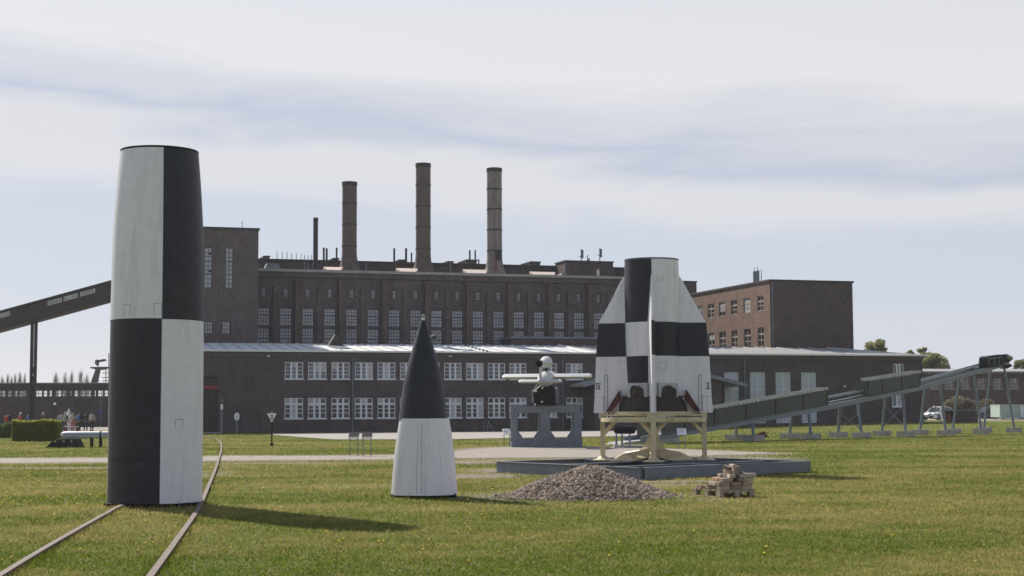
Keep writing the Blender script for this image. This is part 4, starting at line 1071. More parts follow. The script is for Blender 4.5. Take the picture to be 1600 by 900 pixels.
def wall_open(x0, x1, z0, z1, ops, m, parent, y=0, depth=.22, name='wall'):
    """front wall in the plane local y, with real openings and reveals"""
    mb = MB()
    X = sorted({x0, x1}|{v for o in ops for v in o[:2]}); Z = sorted({z0, z1}|{v for o in ops for v in o[2:4]})
    X = [v for v in X if x0 <= v <= x1]; Z = [v for v in Z if z0 <= v <= z1]
    for a, b in zip(X, X[1:]):
        for c, d in zip(Z, Z[1:]):
            cx, cz = (a+b)/2, (c+d)/2
            if any(o[0] < cx < o[1] and o[2] < cz < o[3] for o in ops): continue
            mb.poly([(a, y, c), (b, y, c), (b, y, d), (a, y, d)])
    for (a, b, c, d) in [o[:4] for o in ops]:
        mb.poly([(a, y, c), (a, y, d), (a, y+depth, d), (a, y+depth, c)]); mb.poly([(b, y, d), (b, y, c), (b, y+depth, c), (b, y+depth, d)])
        mb.poly([(a, y, d), (b, y, d), (b, y+depth, d), (a, y+depth, d)]); mb.poly([(b, y, c), (a, y, c), (a, y+depth, c), (b, y+depth, c)])
    return mb.build(name, m, parent, fix=False)

def win_meshes(w, h, cols, rows, bar, thick_cols=(), thick_rows=(), outer=.07, thick=.10, d=.06, mats=None, sill=True, row_pos=None):
    """frame mesh + pane meshes for a window with its lower left front corner at the origin (x right, z up, y in)"""
    mb = MB()
    mb.bx(0, outer, 0, d, 0, h); mb.bx(w-outer, w, 0, d, 0, h); mb.bx(outer, w-outer, 0, d, 0, outer); mb.bx(outer, w-outer, 0, d, h-outer, h)
    xs_ = [outer+(w-2*outer)*i/cols for i in range(cols+1)]
    zs_ = [outer+(h-2*outer)*(row_pos[i] if row_pos else i/rows) for i in range(rows+1)]
    for i in range(1, cols):
        b = thick if i in thick_cols else bar
        mb.bx(xs_[i]-b/2, xs_[i]+b/2, .004, d-.004, outer, h-outer)
    for j in range(1, rows):
        b = thick if j in thick_rows else bar
        mb.bx(outer, w-outer, .008, d-.008, zs_[j]-b/2, zs_[j]+b/2)
    fr = mb.mesh('window', mats[0])
    sp = [0]+[i for i in range(1, cols) if i in thick_cols]+[cols]
    panes = []
    for a, b in zip(sp, sp[1:]):
        g = MB(); g.poly([(xs_[a], d*.6, outer), (xs_[b], d*.6, outer), (xs_[b], d*.6, h-outer), (xs_[a], d*.6, h-outer)]); panes.append(g.mesh('pane', mats[1], fix=False))
    sl = None
    if sill: sl = MB().bx(-.06, w+.06, -.20, .02, -.07, -.002).mesh('sill', mats[0])
    return fr, panes, sl
WR = random.Random(77)
def _gv(base, cols, rough, var, scale, spec): return [P[base]]+[mat(base+'_variant', c, rough, var=var, scale=scale, spec=spec) for c in cols]
GV = {'window_glass': _gv('glass', ((.10, .125, .17), (.04, .045, .06), (.14, .15, .17)), .12, .4, 1.3, .7),  # tone steps from pane to pane paint in differing reflections
      'lower_window_glass': _gv('glass_low', ((.012, .013, .016), (.05, .05, .055), (.03, .025, .022)), .08, .7, 2.0, .7),
      'wired_glass': _gv('glass_ph', ((.40, .41, .48), (.50, .51, .57), (.43, .44, .50)), .4, .3, .9, .6)}
P['roller'] = mat('roller_blind', (0.42, 0.42, 0.43), 0.8)
def put_window(parent, ms, x, y, z, sx=1, sz=1):
    fr, panes, sl = ms
    o = link('window', fr, parent, (x, y, z)); o.scale = (sx, 1, sz)
    for p in panes:
        q = link('pane', p, o); mm = p.materials[0].name
        if mm in GV:
            q.material_slots[0].link = 'OBJECT'; q.material_slots[0].material = WR.choice(GV[mm])
        if mm in ('window_glass', 'lower_window_glass') and WR.random() < .22:
            xx = [v.co.x for v in p.vertices]; zz = [v.co.z for v in p.vertices]; yy = p.vertices[0].co.y-.004; h_ = (max(zz)-min(zz))*WR.choice((.25, .4, .6, 1.0))
            b = MB(); b.poly([(min(xx), yy, max(zz)-h_), (max(xx), yy, max(zz)-h_), (max(xx), yy, max(zz)), (min(xx), yy, max(zz))]); b.build('blind', P['roller'], o, fix=False)
    if sl: link('sill', sl, o)
    return o

# ------------------------------------------------------------------ long exhibition hall in front
def hall():
    root = thing('exhibition_hall', 'long dark brick two storey hall with white casement windows and low metal roof', 'hall', A0, TH)
    F = HALL
    zE = 6.46
    xL, xR = F.loc(196, 600)[0], F.loc(1442, 600)[0]
    ulefts = [445, 481.5, 518, 554.5, 590, 625, 659.5, 694, 728.5, 762.5, 796, 844, 884.5]
    xw = [F.loc(p, 580)[0] for p in ulefts]
    w_ = F.loc(474, 580)[0]-F.loc(445, 580)[0]
    zu0, zu1 = F.loc(445, 592.2)[1], F.loc(445, 565.6)[1]; zl0, zl1 = F.loc(445, 654.3)[1], F.loc(445, 621.8)[1]
    ops = []
    for x in xw: ops += [(x, x+w_, zu0, zu1), (x, x+w_, zl0, zl1)]
    # tall blinded openings of the right part
    tall = []
    for a, b in ((1132, 1155), (1172, 1196), (1212, 1236), (1252, 1276)):
        x0, x1 = F.loc(a, 600)[0], F.loc(b, 600)[0]; tall.append((x0, x1, F.loc(1220, 661)[1], F.loc(1220, 581.7)[1]))
    ops += tall
    rt = (F.loc(1396, 580)[0], F.loc(1412, 580)[0], F.loc(1404, 585.5)[1], F.loc(1404, 568.5)[1]); rl = (F.loc(1394, 625)[0], F.loc(1410, 625)[0], F.loc(1404, 635.5)[1], F.loc(1404, 615)[1])
    ops += [rt, rl]
    vent = [(F.loc(378, 590)[0], F.loc(386, 590)[0], F.loc(385, 599)[1], F.loc(385, 587)[1]), (F.loc(387.5, 590)[0], F.loc(395.5, 590)[0], F.loc(385, 599)[1], F.loc(385, 587)[1])]
    ops += vent
    dr = (F.loc(318, 630)[0], F.loc(341, 630)[0], .05, F.loc(330, 589)[1]); ops.append(dr)
    # extra bay seen between the fins
    eb = [(F.loc(a, 640)[0], F.loc(b, 640)[0], zl0, zl1-.25) for a, b in ((919, 927),)]
    ops += eb
    wall_open(xL, xR, -.3, zE-.35, ops, P['brick_dark'], root, name='front_wall')
    mb = MB(); mb.bx(xL, xL+.3, .25, 10, -.3, zE-.1); mb.build('end_wall', P['brick_dark'], root)
    mb = MB(); mb.bx(xR-.3, xR, .003, 10, -.3, zE-.1); mb.build('end_wall', P['brick_dark'], root)
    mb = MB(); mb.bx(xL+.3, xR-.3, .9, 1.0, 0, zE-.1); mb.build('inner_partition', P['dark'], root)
    up = win_meshes(w_, zu1-zu0, 3, 4, .035, (1, 2), (), .07, .15, mats=(P['frame_white'], P['glass']))
    lo = win_meshes(w_, zl1-zl0, 3, 4, .045, (1, 2), (3,), .07, .16, mats=(P['frame_white'], P['glass_low']), row_pos=[0, .25, .47, .72, 1])
    for x in xw:
        put_window(root, up, x, .05, zu0); put_window(root, lo, x, .05, zl0)
    tm = win_meshes(tall[1][1]-tall[1][0], tall[1][3]-tall[1][2], 2, 3, .05, (1,), (), .04, .06, mats=(P['frame_white'], P['blind']), sill=False)
    for (a, b, c, d) in tall: put_window(root, tm, a, .06, c)
    rm = win_meshes(rt[1]-rt[0], rt[3]-rt[2], 3, 1, .10, (1, 2), (), .08, .16, mats=(P['frame_white'], P['glass_low']))
    put_window(root, rm, rt[0], .05, rt[2])
    rm = win_meshes(rl[1]-rl[0], rl[3]-rl[2], 2, 1, .12, (1,), (), .10, .14, mats=(P['frame_white'], P['glass'])); put_window(root, rm, rl[0], .05, rl[2])
    for e in eb:
        em = win_meshes(e[1]-e[0], e[3]-e[2], 3, 1, .08, (1, 2), (), .06, .08, mats=(P['frame_white'], P['glass_low'])); put_window(root, em, e[0], .05, e[2])
    for v_ in vent:
        g = MB(); g.bx(v_[0]+.002, v_[1]-.002, .1, .16, v_[2]+.002, v_[3]-.002); o = g.build('vent_grille', P['gutter'], root)
        s_ = MB(); [s_.bx(v_[0]+.04, v_[1]-.04, .06, .098, v_[2]+.08+k*.12, v_[2]+.13+k*.12) for k in range(4)]; s_.build('louvre', P['frame_dark'], o)
    # doorway: recessed dark door, red fascia, lit sill
    mb = MB(); mb.bx(dr[0]+.01, dr[1]-.01, .18, .24, dr[2], dr[3]-.01); d_ = mb.build('door', P['gutter'], root)
    mb = MB(); mb.bx(dr[0]+.012, dr[1]-.05, .02, .17, F.loc(330, 608)[1], F.loc(330, 602)[1]); mb.build('red_fascia', P['redpaint'], d_)
    mb = MB(); mb.bx(dr[1]-.12, dr[1]-.012, .05, .17, dr[2]+.01, dr[3]-.02); mb.bx(dr[0]+.5, dr[0]+.58, .1, .175, dr[2]+.01, dr[3]-.8); mb.build('door_frame', P['gutter'], d_)
    mb = MB(); mb.bx(dr[0]-.3, dr[1]+.2, -.7, -.003, 0, .09); mb.build('door_step', P['concrete'], root)
    # cornice, gutter, roof panels
    mb = MB(); mb.bx(xL, xR, -.12, .25, zE-.349, zE-.20); mb.bx(xL, xR, -.22, .25, zE-.195, zE-.10); mb.build('cornice', P['soffit'], root)
    mb = MB(); mb.bx(xL, xR+.1, -.42, -.25, zE-.095, zE+.01); mb.build('gutter', P['gutter'], root)
    yT = 9.5; zT = F.loc(330, 535.5, yT)[1]
    pw = F.loc(505, 545)[0]-F.loc(483, 545)[0]
    slope = (zT-zE)/(yT+.45)
    def panel(w):
        mb = MB(); mb.prism([(0.01, -.45, zE+.015), (w-.01, -.45, zE+.015), (w-.01, yT, zT), (0.01, yT, zT)], (0, 0, -.05))
        mb.prism([(-.045, -.46, zE+.02), (.045, -.46, zE+.02), (.045, yT, zT+.005), (-.045, yT, zT+.005)], (0, 0, .065), m=1); return mb.v, mb.f, mb
    xM = F.loc(929.5, 545)[0]
    pm = panel(pw)[2]; mw = pm.mesh('roof_panel', [P['roof_white'], P['roof_seam']]); mg = pm.mesh('roof_panel', [P['roof_grey'], P['roof_seam']])
    x = xL
    while x < xM-.2: link('roof_panel', mw, root, (x, 0, 0)); x += pw
    xg = x
    while xg < xR-5.5: link('roof_panel', mg, root, (xg, 0, 0)); xg += pw
    # hip at the right end
    mb = MB(); mb.prism([(xg, -.45, zE+.015), (xR+.45, -.45, zE+.015), (xR-3.0, yT*.72, zE+(zT-zE)*.74), (xR-4.5, yT, zT), (xg, yT, zT)], (0, 0, -.05)); mb.build('roof_hip', P['roof_grey'], root)
    mb = MB(); mb.prism([(xR+.46, -.45, zE+.012), (xR+.45, yT+2, zE+.012), (xR-4.4, yT, zT), (xR-2.95, yT*.72, zE+(zT-zE)*.74)], (0, 0, -.05)); mb.build('roof_hip', P['roof_grey'], root)
    mb = MB(); mb.beam((xR+.47, -.46, zE+.05), (xR-4.5, yT, zT+.05), .12, .06); mb.build('hip_capping', P['roof_white'], root)
    mb = MB(); mb.bx(xL, xR-4.4, yT-.1, yT+.25, zT-.4, zT+.05); mb.build('ridge_flashing', P['gutter'], root)
    mb = MB(); mb.bx(xL, xR+.45, -.49, -.43, zE-.03, zE+.10); mb.build('roof_edge_trim', P['roof_white'], root)
    k = F.loc(929, 545)[0]; mb = MB(); mb.prism([(k-.06, -.47, zE-.0), (k+.06, -.47, zE), (k+.06, yT, zT), (k-.06, yT, zT)], (0, 0, .14)); mb.build('verge_trim', P['roof_white'], root)
    # roof valley with overlapping sheet near the black cowl and a row of snow hooks
    for (px, h_) in ((525, .0),):
        u = F.loc(px, 538, 6)[0]
        mb = MB(); zz = zE+slope*6.45; mb.prism([(u-.75, 6, zz-.1), (u+.75, 6, zz-.1), (u+.10, 6, zz+1.0), (u-.05, 6, zz+1.0)], (0, .8, 0)); mb.build('roof_cowl', P['gutter'], root)
        mb = MB(); mb.prism([(u-.65, 2.6, zE+slope*3.05+.03), (u+.55, 2.6, zE+slope*3.05+.03), (u+.75, 5.95, zz+.04), (u-.75, 5.95, zz+.04)], (0, 0, .05)); mb.build('cowl_apron', P['galv'], root)
    # bulky dark ventilator behind the nose section
    u = F.loc(675, 530, 2.2)[0]; zz = zE+slope*2.6
    mb = MB(); mb.tube((u-.25, 2.2, zz), (u-.35, 2.2, zz+.85), .28, .24, 12); mb.tube((u-.35, 2.2, zz+.85), (u+.35, 2.2, zz+1.05), .26, .30, 12); mb.build('roof_ventilator', P['gutter'], root)
    for k in range(7):
        mb = MB(); yy = .2+k*1.2; u = F.loc(760, 545, yy)[0]-k*.33; mb.bx(u, u+.16, yy, yy+.2, zE+slope*(yy+.45)+.04, zE+slope*(yy+.45)+.16); mb.build('snow_hook', P['gutter'], root)
    # downpipes
    for px in (551, 879, 1163):
        u = F.loc(px, 610)[0]; mb = MB(); mb.tube((u, -.10, .1), (u, -.10, zE-.36), .055, n=8); mb.tube((u, -.10, zE-.36), (u, -.33, zE-.1), .055, n=8); mb.build('downpipe', P['galv'], root)
    for (px, py) in ((419, 556), (703, 556), (1319, 603)):
        u, z = F.loc(px, py); mb = MB(); mb.lathe([(.02, -.12), (.12, -.08), (.14, 0), (.02, .06)], 10, (u, -.12, z)); mb.build('wall_lamp', P['signwhite'], root)
    # gabled entrance porch behind the rocket tail
    y = -3.2
    uL, uR = F.loc(911, 600, y)[0], F.loc(1168, 600, y)[0]
    zl, zr = F.loc(911, 600, y)[1], F.loc(1168, 599.5, y)[1]; um, zm = F.loc(1030, 566, y)
    iL, iR = F.loc(929, 630, y+.4)[0], F.loc(1128, 630, y+.4)[0]
    def roofz(u): return zl+(zm-zl)*(u-uL)/(um-uL) if u < um else zr+(zm-zr)*(uR-u)/(uR-um)
    mb = MB(); mb.prism([(iL, y+.4, -.2), (iR, y+.4, -.2), (iR, y+.4, roofz(iR)-.25), (um, y+.4, zm-.25), (iL, y+.4, roofz(iL)-.25)], (0, 2.79, 0)); p_ = mb.build('entrance_porch', P['brick_dark'], root)
    mb = MB()
    for (a, za, b, zb) in ((uL, zl, um, zm), (um, zm, uR, zr)): mb.prism([(a, y, za-.22), (b, y, zb-.22), (b, y, zb), (a, y, za)], (0, 3.19, 0))
    mb.build('porch_roof', P['roof_grey'], p_)
    mb = MB()
    for (a, za, b, zb) in ((uL, zl, um, zm), (um, zm, uR, zr)): mb.prism([(a, y-.05, za-.28), (b, y-.05, zb-.28), (b, y-.05, zb+.02), (a, y-.05, za+.02)], (0, .045, 0))
    mb.build('barge_board', P['steel_pale'], p_)
    g = win_meshes(1.1, 1.7, 3, 2, .06, (1, 2), (), .07, .1, mats=(P['frame_white'], P['glass_low']), sill=False)
    for px in (936, 1005, 1050):
        o = link('porch_window', g[0], p_, (F.loc(px, 640, y+.33)[0], y+.33, 1.0)); 
    mb = MB(); mb.tube((F.loc(915, 640)[0], -.15, .1), (F.loc(915, 640)[0], -.15, zl-.3), .05, n=8); mb.build('downpipe', P['gutter'], root)
hall()

# ------------------------------------------------------------------ powerhouse behind
PHY = 15.0                                    # facade plane behind the hall
def powerhouse():
    o = A0 + HALL.ey*PHY; F = Frame(o, TH)
    root = thing('powerhouse', 'huge dark brick powerhouse with rows of tall wired windows and brick pilasters', 'powerhouse', o, TH)
    lefts = [403.6, 438.6, 473.4, 508.2, 543.2, 577, 610.8, 644, 677.6, 710.2, 742.9, 775, 806.9, 837.7, 869.4, 899.8, 931, 961, 991]
    xw0 = [F.loc(p, 500)[0] for p in lefts]; pit = (xw0[-1]-xw0[0])/(len(xw0)-1); xw = [xw0[0]+pit*i for i in range(len(xw0))]
    ww = F.loc(422.3, 500)[0]-xw0[0]
    zt, zs0, zs1, zb = F.loc(403, 480)[1], F.loc(403, 508)[1], F.loc(403, 511.5)[1], F.loc(403, 545)[1]
    zsm0, zsm1 = F.loc(412, 463)[1], F.loc(412, 449.5)[1]; sw = F.loc(416, 455)[0]-F.loc(409.4, 455)[0]
    zC = F.loc(403, 419.5)[1]; xL, xR = F.loc(380, 500)[0], F.loc(1060, 500)[0]
    ops = []
    for x in xw: ops += [(x, x+ww, zs0, zt), (x, x+ww, zb, zs1), (x+(ww-sw)/2, x+(ww+sw)/2, zsm0, zsm1)]
    wall_open(xL, xR, 0, zC, ops, P['brick_ph'], root, y=.35, depth=.3, name='front_wall')
    big = win_meshes(ww, zt-zs0, 4, 5, .05, (), (3,), .06, .12, mats=(P['frame_dark'], P['glass_ph']), sill=False)
    low = win_meshes(ww, zs1-zb, 4, 6, .05, (), (3,), .06, .12, mats=(P['frame_dark'], P['glass_ph']), sill=False)
    sm = win_meshes(sw, zsm1-zsm0, 2, 3, .05, (), (), .05, .1, mats=(P['frame_dark'], P['glass_ph']), sill=False)
    for x in xw:
        put_window(root, big, x, .48, zs0); put_window(root, low, x, .48, zb); put_window(root, sm, x+(ww-sw)/2, .5, zsm0)
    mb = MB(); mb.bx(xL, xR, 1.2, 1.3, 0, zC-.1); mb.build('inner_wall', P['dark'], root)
    # pilasters: alternately stout and slight
    gap = pit-ww
    for i in range(len(xw)-1):
        c = xw[i]+ww+gap/2
        zp = F.loc(467, 441)[1]
        if i % 2 == 1:
            mb = MB(); mb.bx(c-.28, c+.28, -.30, .349, 0, zp); mb.bx(c-.34, c+.34, -.36, .349, zp+.003, zp+.25); mb.build('pilaster', P['brick_pil'], root)
        else:
            mb = MB(); mb.bx(c-.22, c+.22, .10, .349, 0, zp-.4); mb.build('pilaster', P['brick_ph'], root)
    # corbelled top, coping, roof deck
    mb = MB(); mb.bx(xL, xR, .05, .349, zp+.45, zC-.25); mb.build('frieze', P['brick_ph'], root)
    mb = MB(); mb.bx(xL-.05, xR, -.25, .9, zC-.247, zC); mb.build('coping', P['coping'], root)
    mb = MB(); mb.bx(xL, xR, .9, 9, zC-.6, zC-.35); mb.build('roof_deck', P['felt'], root)
    # set-back upper storey with thin parapet rail
    yS = 9.0; zU = F.loc(403, 404, yS)[1]
    xU0, xU1 = F.loc(395, 410, yS)[0], F.loc(1030, 430, yS)[0]
    mb = MB(); mb.bx(xU0, xU1, yS, yS+14, 0, zU-.2); mb.build('upper_storey', P['brick_wing'], root)
    mb = MB(); mb.bx(xU0-.1, xU1+.1, yS-.2, yS+14.2, zU-.197, zU); mb.build('upper_parapet', P['gutter'], root)
    def ub(a, b, yt, name='roof_block', m='brick_wing', y=yS+.6, base=None):
        x0, x1 = F.loc(a, 415, y)[0], F.loc(b, 415, y)[0]; z1 = F.loc((a+b)/2, yt, y)[1]
        mb = MB(); mb.bx(x0, x1, y, y+3, zU-.3 if base is None else base, z1-.12); o_ = mb.build(name, P[m], root)
        mb = MB(); mb.bx(x0-.08, x1+.08, y-.08, y+3.08, z1-.118, z1); mb.build('block_coping', P['gutter'], o_)
    ub(883, 958, 407.5, y=yS-3, base=0); ub(1068, 1088, 439, y=yS+13, base=0)
    for a, b, yt in ((413, 421, 399.5), (521, 529, 403), (624, 634, 405.5), (700, 708, 408), (729, 745, 405.5), (829, 844, 408.5)): ub(a, b, yt, 'roof_vent', 'stack')
    # slanted sky lights between stacks; the pale colour paints sun on their tops
    yK = 3.2
    for (a, b, yt, yb) in ((512, 532, 417, 421.5), (626, 650, 419, 424), (731, 759, 421, 426.5), (836, 866, 424.5, 430)):
        x0, x1 = F.loc(a, 420, yK)[0], F.loc(b, 420, yK)[0]; zt_, zb_ = F.loc(a, yt, yK+1.2)[1], F.loc(a, yb, yK)[1]
        mb = MB(); mb.prism([(x0, yK, zb_), (x1, yK, zb_), (x1+.5, yK+1.2, zt_), (x0-.2, yK+1.2, zt_)], (0, 0, -.25)); mb.build('sloping_skylight', P['sunroof'], root)
    for (a, b, yt) in ((411, 443, 411), (872, 892, 427)):
        x0, x1 = F.loc(a, 418, yK)[0], F.loc(b, 418, yK)[0]; z0_, z1_ = zC-.3, F.loc(a, yt, yK)[1]
        mb = MB(); mb.prism([(x0, yK, z0_), (x1, yK, z0_), (x1-.5, yK, z1_), (x0+.4, yK, z1_)], (0, 1.5, 0)); mb.build('roof_hood', P['steel_pale'], root)
    # pipes and masts
    for px, yt, r in ((506, 387, .10), (510.5, 388, .10), (526, 387, .09), (616, 388, .10), (634.5, 388, .11), (643, 395, .08), (734, 391, .09), (742.5, 391, .08), (748, 405, .07)):
        x, z = F.loc(px, yt, yS+1.2); mb = MB(); mb.tube((x, yS+1.2, zU-.3), (x, yS+1.2, z), r, n=8); mb.build('vent_pipe', P['stack_dark'], root)
    for i, px in enumerate((433, 441, 448.5, 456, 463, 470.5, 487, 476, 481.5)):
        yt = 393+i*.8; yy = yS+2 if i < 7 else 3; x, z = F.loc(px, yt, yy); mb = MB(); mb.tube((x, yy, zC-.3), (x, yy, z), .035, n=5); mb.build('mast', P['steel'], root)
    for px, yt in ((908, 389.5), (937, 388), (918, 398)):
        yy = yS-1.5; x, z = F.loc(px, yt, yy); zb_ = F.loc(px, 409, yy)[1]
        mb = MB(); mb.tube((x, yy, zb_-.3), (x, yy, z), .05, n=6)
        if px != 918:
            mb.tube((x+.12, yy, z-.9), (x+.12, yy, z-.05), .13, n=8); mb.bx(x-.2, x+.2, yy-.06, yy+.06, z-.75, z-.68)
        else: mb.tube((x-.2, yy, zb_), (x+.2, yy, zb_+.3), .12, n=8)
        mb.build('antenna', P['steel'], root)
    x, z = F.loc(935, 421, 4); mb = MB(); mb.bx(x-.12, x+.12, 4, 4.1, zC-.3, z); mb.build('pale_post', P['sunroof'], root)
    for px in (406, 572, 704, 883):
        x, z = F.loc(px, 411, 2.5); mb = MB(); mb.tube((x, 2.5, zC-.3), (x, 2.5, z), .05, n=6); mb.build('roof_post', P['galv'], root)
    # lean-to annex at the right with pale parapet
    yA = -3.4; x0, x1 = F.loc(799, 530, yA)[0], F.loc(1062, 530, yA)[0]; z1 = F.loc(800, 525.5, yA)[1]
    mb = MB(); mb.bx(x0, x1, yA, .05, 0, z1-.2); a_ = mb.build('annex', P['brick_pil'], root)
    mb = MB(); mb.bx(x0-.1, x1, yA-.12, .06, z1-.197, z1); mb.build('annex_coping', P['steel_pale'], a_)
    mb = MB(); mb.bx(xR-.3, xR, .36, 9, 0, zC-.3); mb.build('end_wall', P['brick_ph'], root)
    return F, yS, zC
PF, YS, ZC = powerhouse()

def stack(pl, pr, yt, yb, yy, m, bands, label, name='smokestack', flare=True, group='smokestacks on the powerhouse roof'):
    F = PF; x0, zt = F.loc(pl, yt, yy); x1, _ = F.loc(pr, yt, yy); zb = F.loc((pl+pr)/2, yb, yy)[1]-.3
    r = (x1-x0)/2; c = F.o+F.ex*((x0+x1)/2)+F.ey*yy; c.z = zb
    root = thing(name, label, 'smokestack', c, TH, group)
    H = zt-zb
    prof = [(r*1.75, 0), (r*1.45, .35), (r*1.18, .95), (r*1.03, 1.7), (r, 2.3), (r, H), (r*.86, H), (r*.86, H-2)] if flare else [(r*1.25, 0), (r*1.25, .4), (r, .5), (r, H), (r*.8, H), (r*.8, H-1)]
    mb = MB(); mb.lathe(prof, 32); mb.build('shaft', P[m], root, True)
    mb = MB(); mb.lathe([(r*1.002, H-.35), (r*1.05, H-.33), (r*1.05, H+.02), (r*.9, H+.02)], 32); mb.build('rim', P['stack_dark'], root, True)
    for py in bands:
        z = F.loc((pl+pr)/2, py, yy)[1]-zb; mb = MB(); mb.lathe([(r*1.0, z-.06), (r*1.06, z-.05), (r*1.06, z+.05), (r*1.0, z+.06)], 32); mb.build('band', P['stack_dark' if m == 'stack_grey' else 'stack_band'], root, True)
    return root, r, H
stack(535, 557.5, 284.5, 422, 5, 'stack', (318, 351, 385), 'lowest of the three wide stacks, plain brown, leftmost on the powerhouse roof')
stack(650, 672.5, 255.5, 425, 5, 'stack', (289, 322, 355, 389), 'tallest wide smokestack, plain brown with thin bands, middle of the three')
rt_, r_, h_ = stack(761, 783.5, 263, 428, 5, 'stack_grey', (296, 327.5, 359.5, 392), 'rightmost wide smokestack, grey weathered with pale streaks and four bands')
mb = MB(); mb.box((.15, -r_*1.08, 2.1), (.55, .25, .95)); mb.build('inspection_door', P['stack_dark'], rt_)
mb = MB(); mb.box((-.15, -r_*1.30, 1.0), (.13, .1, 1.5)); mb.build('access_ladder', P['redpaint'], rt_)
stack(489.6, 497, 340.5, 416, 4.2, 'stack_dark', (360,), 'slender black smokestack, far thinner than the three wide ones', flare=False)

def tower():
    o = A0 + HALL.ey*(PHY-4.5); F = Frame(o, TH)
    root = thing('stair_tower', 'tall square brown brick tower with two long windows beside the black and white cylinder', 'tower', o, TH)
    xR = F.loc(403.3, 450)[0]; xL = F.loc(212, 450)[0]; zt = F.loc(403, 357.5)[1]
    zt0 = zt
    ops = []
    for a, b in ((319.5, 331.5), (352.5, 364.5), (286.5, 298.5)):
        ops.append((F.loc(a, 420)[0], F.loc(b, 420)[0], F.loc(358, 450.5)[1], F.loc(358, 387)[1]))
    sm = []
    for a, b in ((320, 332.5), (347.5, 361)):
        sm.append((F.loc(a, 510)[0], F.loc(b, 510)[0], F.loc(350, 521.5)[1], F.loc(350, 502)[1]))
    wall_open(xL, xR, 0, zt-.15, ops+sm, P['brick_ph'], root, depth=.35, name='front_wall')
    mb = MB(); mb.bx(xR-.3, xR, .36, 12, 0, zt-.15); mb.bx(xL, xL+.3, .36, 12, 0, zt-.15); mb.bx(xL, xR, 1.2, 1.3, 0, zt-.2); mb.build('side_walls' if False else 'side_wall', P['brick_ph'], root)
    mb = MB(); mb.bx(xL-.1, xR+.1, -.12, 12.1, zt-.147, zt+.05); mb.build('parapet', P['gutter'], root)
    g = win_meshes(ops[0][1]-ops[0][0], ops[0][3]-ops[0][2], 2, 9, .05, (), (3, 6), .05, .1, mats=(P['frame_dark'], P['glass_ph']), sill=False)
    for q in ops: put_window(root, g, q[0], .2, q[2])
    g = win_meshes(sm[0][1]-sm[0][0], sm[0][3]-sm[0][2], 3, 3, .05, (), (), .05, .1, mats=(P['frame_dark'], P['glass_ph']), sill=False)
    for q in sm: put_window(root, g, q[0], .2, q[2])
    x, z = F.loc(378.5, 345, 2); mb = MB(); mb.tube((x, 2, zt), (x, 2, z), .03, n=5); mb.build('lightning_rod', P['steel'], root)
tower()

def wing():
    # separate block at the right; its left side wears a brighter brick with sunlight painted in
    n = at(1204.5, 540, 149); n.z = 0
    F = Frame(n, TH)
    root = thing('brick_wing', 'three storey brick block with blank dark front and sunlit windowed left side', 'brick building', n, TH)
    xR = F.loc(1333, 500)[0]; zt = F.loc(1204.5, 437)[1]; yB = F.side(1070, 500)[0]
    mb = MB(); mb.poly([(0, 0, 0), (xR, 0, 0), (xR, 0, zt-.15), (0, 0, zt-.15)]); mb.poly([(xR, 0, 0), (xR, yB, 0), (xR, yB, zt-.15), (xR, 0, zt-.15)]); mb.poly([(xR, yB, 0), (0, yB, 0), (0, yB, zt-.15), (xR, yB, zt-.15)])
    mb.build('front_wall', P['brick_wing'], root, fix=False)
    # lit side in its own frame: local x runs from the far end to the near corner
    cols = ((1106, 1116), (1123.5, 1133.5), (1142.5, 1152), (1162, 1172.5), (1183.5, 1193))
    rows_near = ((485, 462), (539.5, 511))
    zr = [(F.side(1188, 486)[1], F.side(1188, 462.5)[1]), (F.side(1188, 542)[1], F.side(1188, 511.5)[1])]
    ops = []
    for a, b in cols+((1090, 1099),):
        ya, yb = F.side(a, 500)[0], F.side(b, 500)[0]
        for (z0, z1) in zr: ops.append((-ya, -yb, z0, z1))
    s = bpy.data.objects.new('side_wall', None)
    s = wall_open(-yB, 0, 0, zt-.15, ops, P['brick_red'], root, depth=.2, name='side_wall'); s.rotation_euler = (0, 0, R(-90)); 
    # rotating by -90: local (x, y) -> (y, -x): facade x in [-yB, 0] runs to y in [yB, 0]
    ww = sum(o[1]-o[0] for o in ops)/len(ops)
    for (a, b, z0, z1) in ops:
        key = round(z0, 2)
        if key not in _wm: _wm[key] = win_meshes(ww, z1-z0, 2, 3, .09, (), (2,), .08, .16, mats=(P['frame_wing'], P['glass_low']), sill=False)
        o = put_window(s, _wm[key], a, .06, z0, (b-a)/ww)
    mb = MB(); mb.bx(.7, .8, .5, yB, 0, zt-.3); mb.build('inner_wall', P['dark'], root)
    mb = MB(); mb.bx(-.12, xR+.12, -.12, yB+.1, zt-.147, zt+.03); mb.build('roof_slab', P['gutter'], root)
    mb = MB(); mb.tube((.18, -.09, 0), (.18, -.09, zt-.16), .06, n=8); mb.build('downpipe', P['steel'], root)
    for i, (px, yt) in enumerate(((1179, 424), (1184, 423), (1189.5, 427))):
        x, z = F.loc(px, yt, 5); mb = MB(); mb.tube((x, 5, zt), (x, 5, z), .16 if i < 2 else .04, n=10); mb.tube((x, 5, z), (x, 5, z+.4), .03, n=5); mb.build('antenna', P['galv'], root)
_wm = {}
P['frame_wing'] = mat('pale_window_bar', (0.36, 0.32, 0.27), 0.6)
wing()

